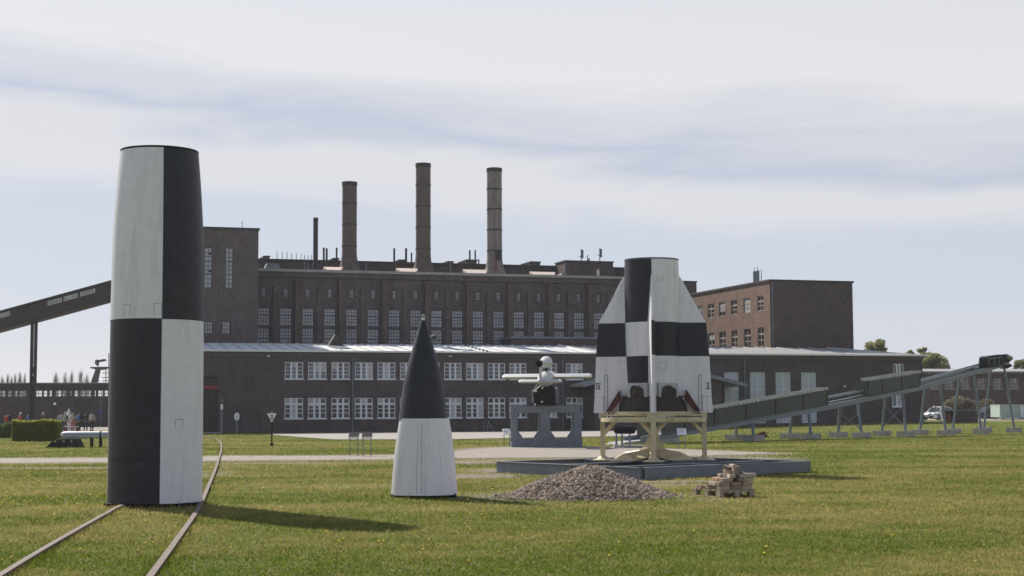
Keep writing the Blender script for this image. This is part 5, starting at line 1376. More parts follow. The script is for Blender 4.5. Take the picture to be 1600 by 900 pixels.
# ------------------------------------------------------------------ conveyor bridge at the left
def bridge():
    D = 134.0; c = at(43.5, 660, D); c.z = 0
    root = thing('conveyor_bridge', 'dark sloping conveyor bridge on a slim steel pylon at the left', 'conveyor bridge', c, 0)
    L = lambda px, py, dd=D: at(px, py, dd)-c
    a, b, e, f = L(-140, 527), L(-140, 552.5), L(330, 420.5), L(330, 392.5)
    mb = MB(); mb.prism([b, a+Vector((0, 0, 0)), f, e], (0, 2.4, 0)) if False else mb.prism([L(-140, 525.5), L(-140, 553), L(330, 424), L(330, 396.5)], (0, 2.4, 0)); mb.build('gallery', P['bridge'], root)
    mb = MB(); mb.prism([L(-140, 524), L(-140, 527), L(330, 398), L(330, 395)], (0, -.12, 0)); mb.build('roof_edge', P['gutter'], root)
    mb = MB(); mb.prism([L(-140, 551), L(-140, 554), L(330, 425), L(330, 422)], (0, -.12, 0)); mb.build('bottom_chord', P['gutter'], root)
    def wins(px0, px1, n, y0, h):
        for i in range(n):
            t0 = px0+(px1-px0)*i/n+.5; t1 = px0+(px1-px0)*(i+1)/n-.5
            yy = lambda px: y0-(px-px0)*.2745
            o = MB(); o.prism([L(t0, yy(t0)+h, D-.06), L(t1, yy(t1)+h, D-.06), L(t1, yy(t1), D-.06), L(t0, yy(t0), D-.06)], (0, .05, 0)); w_ = o.build('window', P['frame_white'], root)
            g = MB(); k = .8; g.prism([L(t0+k, yy(t0)+h-k, D-.09), L(t1-k, yy(t1)+h-k, D-.09), L(t1-k, yy(t1)+k, D-.09), L(t0+k, yy(t0)+k, D-.09)], (0, .025, 0)); g.build('pane', P['glass_br'], w_)
    wins(74, 97, 5, 471, 7.0); wins(99, 122, 5, 464, 7.0); wins(125, 149, 5, 457, 6.5); wins(-10, 16, 5, 493, 7.0)
    # pylon: two posts with battens
    mb = MB(); 
    for px in (41.3, 47.2): p0, p1 = L(px, 662), L(px, 500); mb.bx(p0.x-.09, p0.x+.09, .9, 1.3, -.1, p1.z)
    mb.build('pylon_post', P['gutter'], root)
    for py in range(508, 660, 14): mb = MB(); p0, p1 = L(41.3, py), L(47.2, py); mb.bx(p0.x+.09, p1.x-.09, 1.0, 1.2, p0.z-.28, p0.z+.28); mb.build('batten', P['gutter'], root)
P['bridge'] = mat('bridge_cladding', (0.055, 0.038, 0.042), 0.7, var=.15)
P['glass_br'] = mat('bridge_glass', (0.3, 0.3, 0.3), 0.3, var=.8, scale=1.5)
bridge()

# ------------------------------------------------------------------ low hall far left
def left_hall():
    c = at(-150, 667, 186); c.z = 0; e = at(420, 665, 192); rz = math.atan2((e-c).y, (e-c).x); F = Frame(c, rz)
    root = thing('low_flat_hall', 'low flat roofed dark brick hall with strip windows at the far left', 'hall', c, rz)
    x1 = F.loc(300, 620)[0]; zt = F.loc(60, 598)[1]; z0, z1 = F.loc(60, 620)[1], F.loc(60, 610)[1]
    px = [(-130, -100), (-96, -60), (-30, -10), (-6, 9), (12, 19.5), (22, 41), (48.5, 51), (53, 74), (77, 81.5), (85, 96), (97, 106), (109, 112.5), (116, 144.5), (147.5, 150), (153, 169), (175, 200), (205, 240)]
    ops = [(F.loc(a, 615)[0], F.loc(b, 615)[0], z0, z1) for a, b in px]
    wall_open(0, x1, -.3, zt-.25, ops, P['brick_far'], root, name='front_wall')
    mb = MB(); mb.bx(-.1, x1, -.6, 14, zt-.247, zt); mb.build('roof_slab', P['coping'], root)
    mb = MB(); mb.bx(-.1, x1, -.62, -.602, zt-.5, zt-.1); mb.build('roof_fascia', P['gutter'], root)
    for q in ops:
        w = q[1]-q[0]; g = win_meshes(w, z1-z0, max(1, round(w/.45)), 2, .06, (), (), .05, .08, mats=(P['frame_dark'], P['glass_far']), sill=False); put_window(root, g, q[0], .05, z0)
    mb = MB(); mb.bx(F.loc(117, 620)[0], F.loc(145, 620)[0], -.04, -.003, .1, z0-.3); mb.build('dark_gate', P['gutter'], root)
    mb = MB(); mb.bx(0, x1, 13.6, 13.9, 0, z0-.1); mb.bx(0, x1, 13.6, 13.9, z1+.35, zt-.3); mb.build('back_wall', P['brick_far'], root)
    for k in range(22): MB().bx(k*x1/22, k*x1/22+.25, 13.62, 13.88, z0-.097, z1+.347).build('back_pier', P['brick_far'], root)
def clear_glass(name, tint, amount):
    M = bpy.data.materials.new(name); M.use_nodes = True; t = M.node_tree; b = t.nodes['Principled BSDF']
    b.inputs['Base Color'].default_value = tint+(1,); b.inputs['Roughness'].default_value = 0.15
    tr = N(t, 'ShaderNodeBsdfTransparent'); ms = N(t, 'ShaderNodeMixShader'); ms.inputs[0].default_value = amount
    t.links.new(b.outputs[0], ms.inputs[1]); t.links.new(tr.outputs[0], ms.inputs[2]); t.links.new(ms.outputs[0], t.nodes['Material Output'].inputs[0]); return M
P['glass_far'] = clear_glass('clear_glass', (0.5, 0.52, 0.5), 0.72)
left_hall()

# ------------------------------------------------------------------ low brick building far right
def right_hall():
    c = at(1436, 650, 205); e = at(1760, 648, 211); c.z = e.z = 0.45; rz = math.atan2((e-c).y, (e-c).x); F = Frame(c, rz)
    root = thing('low_brick_range', 'long low red brown brick range behind the parked cars at the far right', 'brick building', c, rz)
    zt = F.loc(1500, 578.5)[1]; x1 = F.loc(1750, 600)[0]; z0, z1 = F.loc(1500, 608)[1], F.loc(1500, 591.5)[1]
    ops = []
    for a in (1452, 1476, 1501, 1526, 1551, 1577, 1603, 1630): ops.append((F.loc(a, 600)[0], F.loc(a+15, 600)[0], z0, z1))
    wall_open(0, x1, -.4, zt-.5, ops, P['brick_range'], root, name='front_wall')
    g = win_meshes(ops[0][1]-ops[0][0], z1-z0, 4, 3, .07, (1, 2, 3), (), .05, .12, mats=(P['frame_wing'], P['glass_low']), sill=True)
    for q in ops: put_window(root, g, q[0], .05, q[2])
    mb = MB(); mb.bx(-.4, x1, -.7, 12, zt-.497, zt-.25); mb.build('eaves_slab', P['soffit'], root)
    mb = MB(); mb.prism([(-.4, -.7, zt-.247), (x1, -.7, zt-.247), (x1, 6, zt+.25), (-.4, 6, zt+.25)], (0, 0, .1)); mb.build('roof_sheet', P['roof_grey'], root)
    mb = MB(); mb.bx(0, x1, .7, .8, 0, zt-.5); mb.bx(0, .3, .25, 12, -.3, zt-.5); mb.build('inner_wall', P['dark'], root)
P['brick_range'] = brick_mat('range_brick', (0.105, 0.062, 0.054), (0.085, 0.055, 0.05), (0.12, 0.1, 0.09))
right_hall()

# ================================================================== SMALL STRUCTURES
def shelter():
    c = at(1495, 662.5, 142); c.z = gz(c.x, c.y)-.02
    root = thing('brick_shelter', 'small flat roofed brick bin store with orange lit piers behind the ramp', 'brick shelter', c, R(14)); F = Frame(c, R(14))
    zt = F.loc(1500, 634)[1]-c.z; x1 = F.loc(1528, 650)[0]; dp = 2.05
    MB().bx(.003, x1, 0, .24, 0, zt-.2).build('front_wall', P['brick_range'], root)
    MB().bx(0, .24, .243, .50, 0, zt-.2).build('pier', P['brick_red2'], root)
    MB().bx(0, .24, dp-.75, dp, 0, zt-.2).build('pier', P['brick_red2'], root)
    MB().bx(.243, x1, dp-.24, dp, 0, zt-.2).build('back_wall', P['brick_range'], root)
    MB().bx(x1-.24, x1, .243, dp-.243, 0, zt-.2).build('side_wall', P['brick_range'], root)
    MB().bx(-.08, x1+.10, -.10, dp+.08, zt-.197, zt).build('roof_slab', P['gutter'], root)
    MB().bx(-.08, x1+.10, -.125, -.103, zt-.06, zt+.01).build('roof_edge', P['galv'], root)
P['brick_red2'] = brick_mat('orange_brick', (0.42, 0.17, 0.09), (0.34, 0.14, 0.08), (0.3, 0.22, 0.16), .2)  # strong orange paints sunlight into the colour of the piers
shelter()

def container():
    c = at(1563, 652.5, 172); c.z = gz(c.x, c.y); root = thing('shipping_container', 'pale green corrugated steel container at the right edge', 'container', c, R(8)); F = Frame(c, R(8))
    zt = F.loc(1580, 625)[1]-c.z; x1 = F.loc(1612, 640)[0]; x0 = 0; n = 26
    mb = MB(); pts = []
    for i in range(n):
        a = x0+.1+(x1-x0-.2)*i/n; w = (x1-x0-.2)/n
        pts += [(a, 0), (a+w*.3, 0), (a+w*.45, .05), (a+w*.85, .05)]
    pts.append((x1-.1, 0))
    for (p, q) in zip(pts, pts[1:]): mb.poly([(p[0], p[1], .28), (q[0], q[1], .28), (q[0], q[1], zt-.12), (p[0], p[1], zt-.12)])
    mb.build('corrugated_side', P['greenwhite'], root, fix=False)
    mb = MB(); mb.bx(x0, x1, .06, 2.4, .27, zt-.1); mb.build('body', P['greenwhite'], root)
    mb = MB(); mb.bx(x0-.02, x1+.02, -.04, 2.44, zt-.118, zt); mb.bx(x0-.02, x1+.02, -.04, .058, .16, .275); mb.build('rail_edge', P['greenwhite'], root)
    mb = MB(); mb.bx(F.loc(1594.5, 640)[0], F.loc(1599, 640)[0], -.06, -.003, .28, zt-.12); mb.build('corner_post', P['frame_white'], root)
    for x in (.3, x1-.5): mb = MB(); mb.bx(x, x+.3, .1, 2.2, -.1, .16); mb.build('support_block', P['concrete'], root)
    mb = MB(); mb.bx(x0-.6, x1, -1.4, -.5, -.1, .12); mb.build('pale_plinth', P['slab'], root)
container()

def car(px_l, py, D, rz, paint, label, L=4.1, Hh=1.46, estate=False):
    c = at(px_l, py, D); c.z = gz(c.x, c.y); root = thing('parked_car', label, 'car', c, rz, 'cars parked by the low brick range')
    # side outline (x along length, nose at -x)
    body = [(-2.05, .25), (-2.08, .48), (-1.98, .66), (-1.55, .78), (-1.0, .88), (1.7, .92), (2.0, .86), (2.06, .55), (2.03, .27)]
    cab = [(-1.02, .88), (-.42, 1.36), (-.15, 1.44), (1.05, 1.46) if estate else (.75, 1.44), (1.75, 1.30) if estate else (1.25, 1.34), (2.0, .90) if estate else (1.72, .92)]
    def shell(prof, half, tuck, m, name, parent, mb=None):
        mb = MB(); n = len(prof); zmin = min(z for _, z in prof); zmax = max(z for _, z in prof)
        st = [(-1.0, .90), (-.96, 1), (.96, 1), (1.0, .90)]
        rows = []
        for f, s_ in st:
            rows.append([(x*(.97+.03*s_), f*(half-tuck*((z-zmin)/(zmax-zmin))**1.3), zmin+(z-zmin)*(s_ if abs(f) == 1 else 1)) for x, z in prof])
        mb.v = [p for r in rows for p in r]
        for j in range(3):
            for i in range(n): i2 = (i+1) % n; mb.f.append((j*n+i, j*n+i2, (j+1)*n+i2, (j+1)*n+i)); mb.m.append(0)
        mb.f += [tuple(range(n)), tuple(3*n+i for i in reversed(range(n)))]; mb.m += [0, 0]
        return mb.build(name, m, parent, True)
    shell(body, .86, .04, paint, 'body', root); shell(cab, .80, .20, P['glass_low'], 'glasshouse', root)
    roof = [(x, z+.012) for x, z in cab[2:5]]; mb = MB(); mb.prism([(cab[1][0]+.1, -.62, 1.40), (cab[2][0], -.62, cab[2][1]+.01), (cab[3][0], -.62, cab[3][1]+.02), (cab[4][0], -.62, cab[4][1]+.02), (cab[4][0], -.62, cab[4][1]-.02), (cab[3][0], -.62, cab[3][1]-.03)], (0, 1.24, 0)); mb.build('roof', paint, root)
    for s_ in (-1, 1):
        for (p, q) in ((cab[0], cab[1]), (cab[4], cab[5]), ((.28, .9), (.22, 1.43))):
            y0, y1 = s_*.80, s_*.615; zz = lambda z: s_*(.80-.19*((z-.88)/.56))
            mb = MB(); mb.beam((p[0], zz(p[1]), p[1]), (q[0], zz(q[1])*1.01, q[1]), .06, .05); mb.build('pillar', paint, root)
        for x in (-1.32, 1.28):
            mb = MB(); mb.tube((x, s_*.70, .31), (x, s_*.875, .31), .31, n=20); w_ = mb.build('wheel', P['tyre'], root, True)
            mb = MB(); mb.tube((x, s_*.87, .31), (x, s_*.885, .31), .19, n=14); mb.build('rim', P['galv'], w_, True)
        mb = MB(); mb.box((-2.0, s_*.62, .60), (.12, .34, .14)); mb.build('headlight', P['signwhite'], root)
        mb = MB(); mb.box((2.03, s_*.66, .68), (.06, .24, .18)); mb.build('tail_light', P['redpaint'], root)
        mb = MB(); mb.box((-.72, s_*.93, .96), (.12, .16, .11)); mb.build('wing_mirror', paint, root)
    mb = MB(); mb.box((-2.05, 0, .36), (.10, 1.2, .18)); mb.build('lower_grille', P['tyre'], root)
    mb = MB(); mb.box((-2.03, 0, .58), (.06, .66, .10)); mb.build('grille', P['tyre'], root)
    mb = MB(); mb.box((-2.11, 0, .40), (.02, .46, .10)); mb.build('number_plate', P['signwhite'], root)
car(1467, 655.5, 170, R(42), P['carwhite'], 'white hatchback nosing out from behind the hall corner')
car(1544, 653.2, 186, R(24), P['cardark'], 'dark estate car between the brick shelter and the container', estate=True)
# ================================================================== SIGNS AND STREET FURNITURE
def post_sign(name, px, py, label, cat, build):
    g = ground(px, py); root = thing(name, label, cat, (g.x, g.y, gz(g.x, g.y)), -math.atan2(g.x, g.y)*.0); build(root, g.y/FPX, g); return root
def tri(root, s, g):
    H = lambda y: (697-y)*s
    mb = MB(); mb.tube((0, 0, 0), (0, 0, H(657)), .035, n=8); mb.build('post', P['dark'], root)
    mb = MB(); mb.tube((0, 0, 0), (0, 0, .14), .09, n=10); mb.build('post_foot', P['dark'], root)
    w, t, b = 8.8*s, H(645.5), H(662)
    def plate(k, y0, th, m, nm, par):
        cz = (2*t+b)/3; pts = [(-w, t), (w, t), (0, b)]
        mb = MB(); mb.prism([(x*k, y0, cz+(z-cz)*k) for x, z in pts], (0, th, 0)); return mb.build(nm, m, par)
    p = plate(1.0, -.045, .02, P['signdark'], 'triangle_plate', root); plate(.88, -.051, .005, P['signwhite'], 'white_face', p)
    mb = MB(); z0, z1 = H(656), H(648.5); mb.bx(-.05, .05, -.058, -.0515, z0, z1); mb.build('dark_figure', P['signdark'], p)
    mb = MB(); zc = (z0+z1)/2; mb.bx(-.018, .018, -.0605, -.0585, zc-.07, zc+.07); mb.build('figure_gap', P['signwhite'], p)
    mb = MB(); mb.tube((0, 0, H(645.4)), (0, 0, H(643.8)), .028, n=8); mb.build('cap_light', P['signwhite'], root)
post_sign('triangle_sign', 424.5, 697, 'white point down triangle sign with dark border on a black post', 'sign', tri)
def oval(root, s, g):
    H = lambda y: (677-y)*s
    mb = MB(); mb.tube((0, 0, 0), (0, 0, H(656)), .06, n=8); mb.build('post', P['steel'], root)
    mb = MB(); n = 24; c = H(650); mb.prism([(math.cos(2*math.pi*k/n)*4.2*s, -.08, c+math.sin(2*math.pi*k/n)*6*s) for k in range(n)], (0, .04, 0)); mb.build('oval_plate', P['signwhite'], root)
    mb = MB(); mb.bx(-.02, .02, -.1, -.081, c-.1, c+.12); mb.bx(-.06, .06, -.1, -.081, c-.02, c+.02); mb.build('emblem', P['steel'], root)
post_sign('oval_sign', 370, 678, 'small white oval plate on a post before the hall wall', 'sign', oval)
def mark(root, s, g):
    H = lambda y: (678-y)*s
    for a, b, m in ((0, 640, 'steel'), (640, 632, 'signwhite'), (632, 628, 'redpaint'), (628, 623, 'steel')):
        za = 0 if a == 0 else H(a); mb = MB(); mb.tube((0, 0, za), (0, 0, H(b)-.003), .09 if m == 'steel' else .1, n=10); mb.build('pole_length' if m == 'steel' else 'painted_band', P[m], root)
post_sign('marker_pole', 346, 678, 'grey marker pole with red and white band beside the doorway', 'pole', mark)

def lectern(px, py, w, ytop, label, tilt, m, name='information_board', grp='slanted information boards', rz=0, bar=False):
    g = ground(px, py); s = g.y/FPX; h = (py-ytop)*s
    root = thing(name, label, 'sign', (g.x, g.y, gz(g.x, g.y)), R(rz), grp)
    W_ = w*s
    for x in (-W_*.38, W_*.38): mb = MB(); mb.tube((x, 0, -.02), (x, 0, h*.86), .018, n=6); mb.build('leg', P['galv'], root)
    if bar: mb = MB(); mb.box((0, 0, h*.42), (W_*.76, .03, .04)); mb.build('cross_bar', P['galv'], root)
    a = Matrix.Rotation(R(tilt), 3, 'X')
    mb = MB(); mb.box((0, 0, h*.90), (W_, .42 if tilt < 50 else .32, .03), ax=a); b = mb.build('board', P[m], root)
    mb = MB(); mb.box(Vector((0, 0, h*.90))+a @ Vector((0, -.2 if tilt < 50 else -.15, .018)), (W_*.98, .02, .02), ax=a); mb.build('edge_trim', P['signwhite'], b)
    if m == 'signwhite':
        for k in range(4): mb = MB(); mb.box(Vector((0, 0, h*.90))+a @ Vector((-.02*k, .10-.06*k, .0165)), (W_*.7, .015, .002), ax=a); mb.build('text_line', P['steel'], b)
lectern(553, 713, 16, 676.5, 'left hand of two dark topped boards on thin legs beside the gravel path', 30, 'signdark')
lectern(573.5, 713, 16, 676.5, 'right hand of two dark topped boards, nearer the white rocket nose', 30, 'signdark')
lectern(792, 697.5, 12, 672, 'small white board left of the grey trestle', 35, 'signwhite', rz=20)
lectern(1065.5, 702.5, 14, 671.5, 'white board with cross bar right of the launch stand middle leg', 52, 'signwhite', bar=True)
lectern(1027, 701, 12, 671.5, 'white board half hidden behind the launch stand middle leg', 45, 'signwhite')

def easel():
    g = ground(763, 674.8); s = g.y/FPX; root = thing('a_frame_stand', 'thin dark A frame stand leaning against the hall below the windows', 'stand', (g.x, g.y, 0), TH)
    for a, b in (((-9, 0), (-3, 17)), ((9, 0), (2, 17)), ((-2, 0), (2, 17))):
        mb = MB(); mb.tube((a[0]*s, 0, 0), (b[0]*s, .4, b[1]*s), .035, n=6); mb.build('leg', P['steel'], root)
    mb = MB(); mb.tube((-5.5*s, .2, 8*s), (5*s, .2, 8*s), .03, n=6); mb.build('cross_bar', P['steel'], root)
easel()

def bomb_stand():
    D = 70.0; c = at(975, 702, D); c.z = 0; s = D/FPX; H = lambda y: CAM_Z+(642.3-y)*s
    root = thing('dark_bomb_casing', 'dark rounded bomb casing lying on grey legs behind the launch stand', 'bomb casing', c, 0)
    zc = H(671.5); x0, x1 = -16*s, 18*s
    mb = MB(); mb.lathe([(.01, x0), (.12, x0+.03), (.17, x0+.14), (.18, x0+.35), (.18, x1-.1), (.12, x1), (.01, x1+.02)], 20, axis='y'); mb.v = [(y, x, z+zc) for x, y, z in mb.v]; mb.build('casing', P['dark'], root, True)
    for x in (-12, -3, 9):
        mb = MB(); mb.tube((x*s-.03, -.2, 0), (x*s, -.05, zc-.1), .035, n=8); mb.tube((x*s+.05, .25, 0), (x*s, .05, zc-.1), .035, n=8); mb.build('leg', P['steel_pale'], root)
    mb = MB(); mb.bx(x0, x1+.6, -.3, .4, -.03, .10); mb.build('base_slab', P['concrete'], root)
bomb_stand()

def missile():
    D = 75.0; c = at(104, 698, D); c.z = 0; s = D/FPX; H = lambda y: CAM_Z+(646-y)*s; X = lambda px: (px-104)*s
    root = thing('white_missile', 'white blunt nosed missile tube lying beside the tall cylinder', 'missile', (c.x, c.y, 0), 0)
    z0 = H(679.5); r = 5.6*s
    pr = [(.005, X(94)), (r*.45, X(94.6)), (r*.8, X(97)), (r, X(102)), (r, X(250))]
    mb = MB(); mb.lathe(pr, 24, axis='y'); mb.v = [(y, x, z+z0) for x, y, z in mb.v]; mb.build('tube', P['v1white'], root, True)
    mb = MB(); mb.bx(X(101), X(250), -r-.015, -r+.05, z0+.01, z0+.045); mb.build('cable_duct', P['signblue'], root)
    for px in (143, 157, 215): mb = MB(); mb.bx(X(px)-.05, X(px)+.05, -.12, .12, 0, z0-r*.6); mb.build('support_leg', P['dark'], root)
    mb = MB(); mb.lathe([(r+.012, X(156)), (r+.012, X(158.5))], 24, axis='y'); mb.v = [(y, x, z+z0) for x, y, z in mb.v]; mb.build('clamp_band', P['dark'], root, True)
    r2 = thing('missile_plinth', 'black sloping plinth with three small lamps under the missile nose', 'plinth', (c.x, c.y, 0), 0)
    zt = H(685.5); mb = MB(); mb.prism([(X(77), -.6, 0), (X(130), -.6, 0), (X(122), -.45, zt), (X(89), -.45, zt)], (0, .9, 0)); mb.build('body', P['dark'], r2)
    for px in (91, 104, 116): mb = MB(); mb.tube((X(px), -.52, H(689)), (X(px), -.44, H(689)), .045, n=10); mb.build('round_lamp', P['yellowish'], r2)
P['yellowish'] = mat('dull_brass', (0.5, 0.42, 0.2), 0.4)
missile()

def bench():
    g = ground(3, 684); root = thing('park_bench', 'dark slatted park bench at the left edge beside the hedge', 'bench', (g.x, g.y, 0), R(20))
    for k in range(3): MB().bx(-.9, .9, -.2+k*.13, -.10+k*.13, .43, .465).build('seat_slat', P['dark'], root)
    for k in range(2): MB().bx(-.9, .9, .26, .30, .60+k*.16, .71+k*.16).build('back_slat', P['dark'], root)
    for x in (-.75, .72):
        mb = MB(); mb.bx(x, x+.06, -.2, -.14, 0, .428); mb.bx(x, x+.06, .24, .30, 0, .59); mb.bx(x, x+.06, -.14, .24, .36, .42); mb.build('bench_leg', P['dark'], root)
bench()
def table():
    g = ground(112, 674.5); s = g.y/FPX; root = thing('picnic_table', 'white picnic table in front of the visitors', 'table', (g.x, g.y, 0), 0)
    MB().bx(-10*s, 10*s, -.4, .4, .42, .48).build('table_top', P['signwhite'], root)
    for x in (-9, 8.5): MB().bx(x*s-.06, x*s+.06, -.35, .35, 0, .415).build('leg', P['redpaint'], root)
table()
def lamp():
    g = ground(85, 668.5); s = g.y/FPX; H = (668.5-632)*s; root = thing('globe_lamp', 'thin lamp post with small white globe before the low hall', 'street lamp', (g.x, g.y, 0), 0)
    mb = MB(); mb.tube((0, 0, 0), (0, 0, H-.1), .06, .045, 8); mb.build('post', P['dark'], root)
    mb = MB(); mb.lathe([(.02, -.12), (.16, -.02), (.17, .06), (.1, .17), (.01, .2)], 14, (0, 0, H)); mb.build('globe', P['signwhite'], root, True)
lamp()
def bluesign():
    g = ground(157, 667); s = g.y/FPX; H = (667-640)*s; root = thing('blue_road_sign', 'small round blue sign on a pole near the low hall', 'sign', (g.x, g.y, 0), 0)
    mb = MB(); mb.tube((0, 0, 0), (0, 0, H+1.2), .05, n=8); mb.build('post', P['steel'], root)
    mb = MB(); n = 20; r = 2.2*s; mb.prism([(r*math.cos(2*math.pi*k/n), -.09, H-.2+r*1.4*math.sin(2*math.pi*k/n)) for k in range(n)], (0, .03, 0)); mb.build('plate', P['signblue'], root)
bluesign()
def white_marker():
    D = 150; c = at(107, 671, D); c.z = 0; s = D/FPX; root = thing('white_pointed_model', 'white pointed rocket model standing behind the visitors', 'model', c, 0)
    H = lambda y: CAM_Z+(646-y)*s
    mb = MB(); mb.lathe([(.58, 0), (.52, .3), (.36, H(652)), (.15, H(643)), (.01, H(637.5))], 14); mb.build('body', P['signwhite'], root, True)
    for k in range(4):
        a = R(45+90*k); d = Vector((math.cos(a), math.sin(a), 0)); mb = MB(); t = Vector((-d.y, d.x, 0))*.03; mb.prism([d*.25-t, d*.62-t, d*.25+Vector((0, 0, 1.5))-t], t*2); mb.build('fin', P['redpaint'], root)
white_marker()
def ship_mast():
    D = 300; c = at(150, 640, D); c.z = 0; s = D/FPX; root = thing('ship_mast', 'dark warship mast with radar platform rising beyond the low hall', 'ship mast', c, 0)
    L = lambda px, py: at(px, py, D)-c
    mb = MB(); mb.prism([L(141, 600), L(150, 600), L(155, 577), L(150, 574)], (0, 1.2, 0)); mb.build('mast', P['navy'], root)
    mb = MB(); mb.prism([L(140, 575), L(150, 577.5), L(158, 577.5), L(171, 573.5), L(168, 573), L(156, 573), L(141, 573.5)], (0, 2.2, 0)); mb.build('platform', P['navy'], root)
    mb = MB(); mb.prism([L(148, 568), L(152, 572), L(154, 562), L(149, 562)], (0, 1, 0)); mb.prism([L(150, 566), L(164, 563.5), L(162, 560.8), L(149, 564)], (0, 1.5, 0)); mb.build('radar', P['navy'], root)
    for px, y0, y1 in ((165.5, 600, 574), (170, 600, 552)): mb = MB(); mb.tube(L(px, y0), L(px, y1), .09, n=6); mb.build('pole', P['navy'], root)
    for a, b, y in ((160, 172, 583), (159, 172, 590), (160, 172, 595)): mb = MB(); mb.tube(L(a, y), L(b, y-.5), .07, n=5); mb.build('yard', P['navy'], root)
    for y in (580, 585, 590, 595): mb = MB(); mb.bx(L(151, y).x, L(155, y).x, -.3, .0, L(151, y).z-.12, L(151, y).z+.12); mb.build('rung', P['navy'], root)
P['navy'] = mat('warship_grey', (0.05, 0.055, 0.065), 0.8, spec=0.2)
ship_mast()

# ================================================================== PLANTS
def leaf_quads(cen, size, tone, flat=0.0):
    n = len(cen); q = rng.normal(size=(n, 3)); q /= np.linalg.norm(q, axis=1)[:, None]
    r = rng.normal(size=(n, 3)); r -= q*(r*q).sum(1)[:, None]; r /= np.linalg.norm(r, axis=1)[:, None]; u = np.cross(q, r)
    sz = size*rng.uniform(.6, 1.3, n); a, b = r*sz[:, None], u*(sz*.62)[:, None]
    co = np.stack([cen-a, cen-b, cen+a, cen+b], 1).reshape(-1, 3)
    return co, np.repeat(np.clip(tone, 0, 1), 4)
def hedge():
    c = at(58, 688, 92); c.z = 0; root = thing('clipped_hedge', 'clipped green hedge block beside the visitors at the left', 'hedge', (c.x, c.y, 0), R(6)); s = 92/FPX
    hx, hy, hz = 34.5*s, .75, 31*s; n = 26000
    p = rng.random((n, 3)); face = rng.integers(0, 5, n); e = np.abs(rng.normal(0, .05, n))
    X = (p[:, 0]*2-1)*hx; Y = (p[:, 1]*2-1)*hy; Zz = p[:, 2]*hz
    X = np.where(face == 0, -hx+e, np.where(face == 1, hx-e, X)); Y = np.where(face == 2, -hy+e, Y); Y = np.where(face == 3, -hy+e*2, Y); Zz = np.where(face == 4, hz-e, Zz)
    Zz = Zz+np.where(Zz > hz*.9, rng.normal(0, .04, n)+.05*np.sin(X*3), 0); Y = Y+.06*np.sin(X*5+Zz*4)
    tone = rng.normal(.45, .2, n)+np.where(Zz > hz*.86, .25, 0)
    co, t = leaf_quads(np.stack([X, Y, Zz], -1), .045, tone); link('foliage', np_mesh('foliage', co, 4, P['leaf_hedge'], attr=t), root)
    mb = MB(); mb.bx(-hx+.12, hx-.12, -hy+.12, hy-.12, 0, hz-.14); mb.build('branch_core', P['bark'], root)
hedge()
def bush(px, py, D, w, h, matn, label, n=5000, size=.06, name='shrub', cat='shrub', lobes=6, spiky=0, group=None, seed=1):
    r2 = np.random.default_rng(seed)
    c = at(px, py, D); c.z = gz(c.x, c.y)-.02; s = D/FPX; root = thing(name, label, cat, c, 0, group)
    W_, Hh = w*s/2, h*s; cen = []
    for k in range(lobes):
        t = (k+.5)/lobes*2-1; cx = t*W_*.72; rr = W_*.42*(1-.25*abs(t))*r2.uniform(.85, 1.15); hh = Hh*(1-.35*t*t)*r2.uniform(.85, 1.05)
        m_ = n//lobes; v = r2.normal(size=(m_, 3)); v /= np.linalg.norm(v, axis=1)[:, None]; rad = r2.random(m_)**.35
        cen.append(np.stack([cx+v[:, 0]*rr*rad, v[:, 1]*rr*rad*.9+r2.normal(0, .1), hh*.5+v[:, 2]*hh*.5*rad], -1))
    cen = np.concatenate(cen); cen = cen[cen[:, 2] > 0]
    dens = np.array([mnoise.noise(Vector(p)*1.6/max(.5, W_*.5)) for p in cen]); cen = cen[dens > -.22]; dens = dens[dens > -.22]
    tone = .45+dens*.9+r2.normal(0, .15, len(cen))
    co, t = leaf_quads(cen, size, tone); link('foliage', np_mesh('foliage', co, 4, P[matn], attr=t), root)
    mb = MB(); rd = random.Random(seed)
    for k in range(18):
        x = rd.uniform(-W_*.4, W_*.4); mb.tube((x*.6, rd.uniform(-.2, .2), 0), (x*1.6, rd.uniform(-.4, .4), Hh*rd.uniform(.6, .95)), .03, .008, 5, False)
    mb.build('stem', P['bark'], root)
bush(8, 676, 104, 40, 28, 'leaf_bush', 'bright green rounded bush at the left edge behind the lone visitor', 7000, .06, seed=2)
bush(1192, 668.5, 95, 24, 10, 'deadleaf', 'low dead brown bush under the launch ramp', 2500, .05, seed=3)
bush(1500, 653, 188, 62, 40, 'blossom', 'pale budding shrub directly behind the brick shelter', 9000, .11, lobes=7, seed=4, group='pale shrubs before the low brick range')
bush(1543, 653, 190, 42, 34, 'blossom', 'pale budding shrub behind the dark estate car', 6000, .11, lobes=5, seed=5, group='pale shrubs before the low brick range')
bush(1461, 652, 192, 20, 22, 'blossom', 'small pale budding shrub behind the white hatchback', 2500, .10, lobes=4, seed=6, group='pale shrubs before the low brick range')

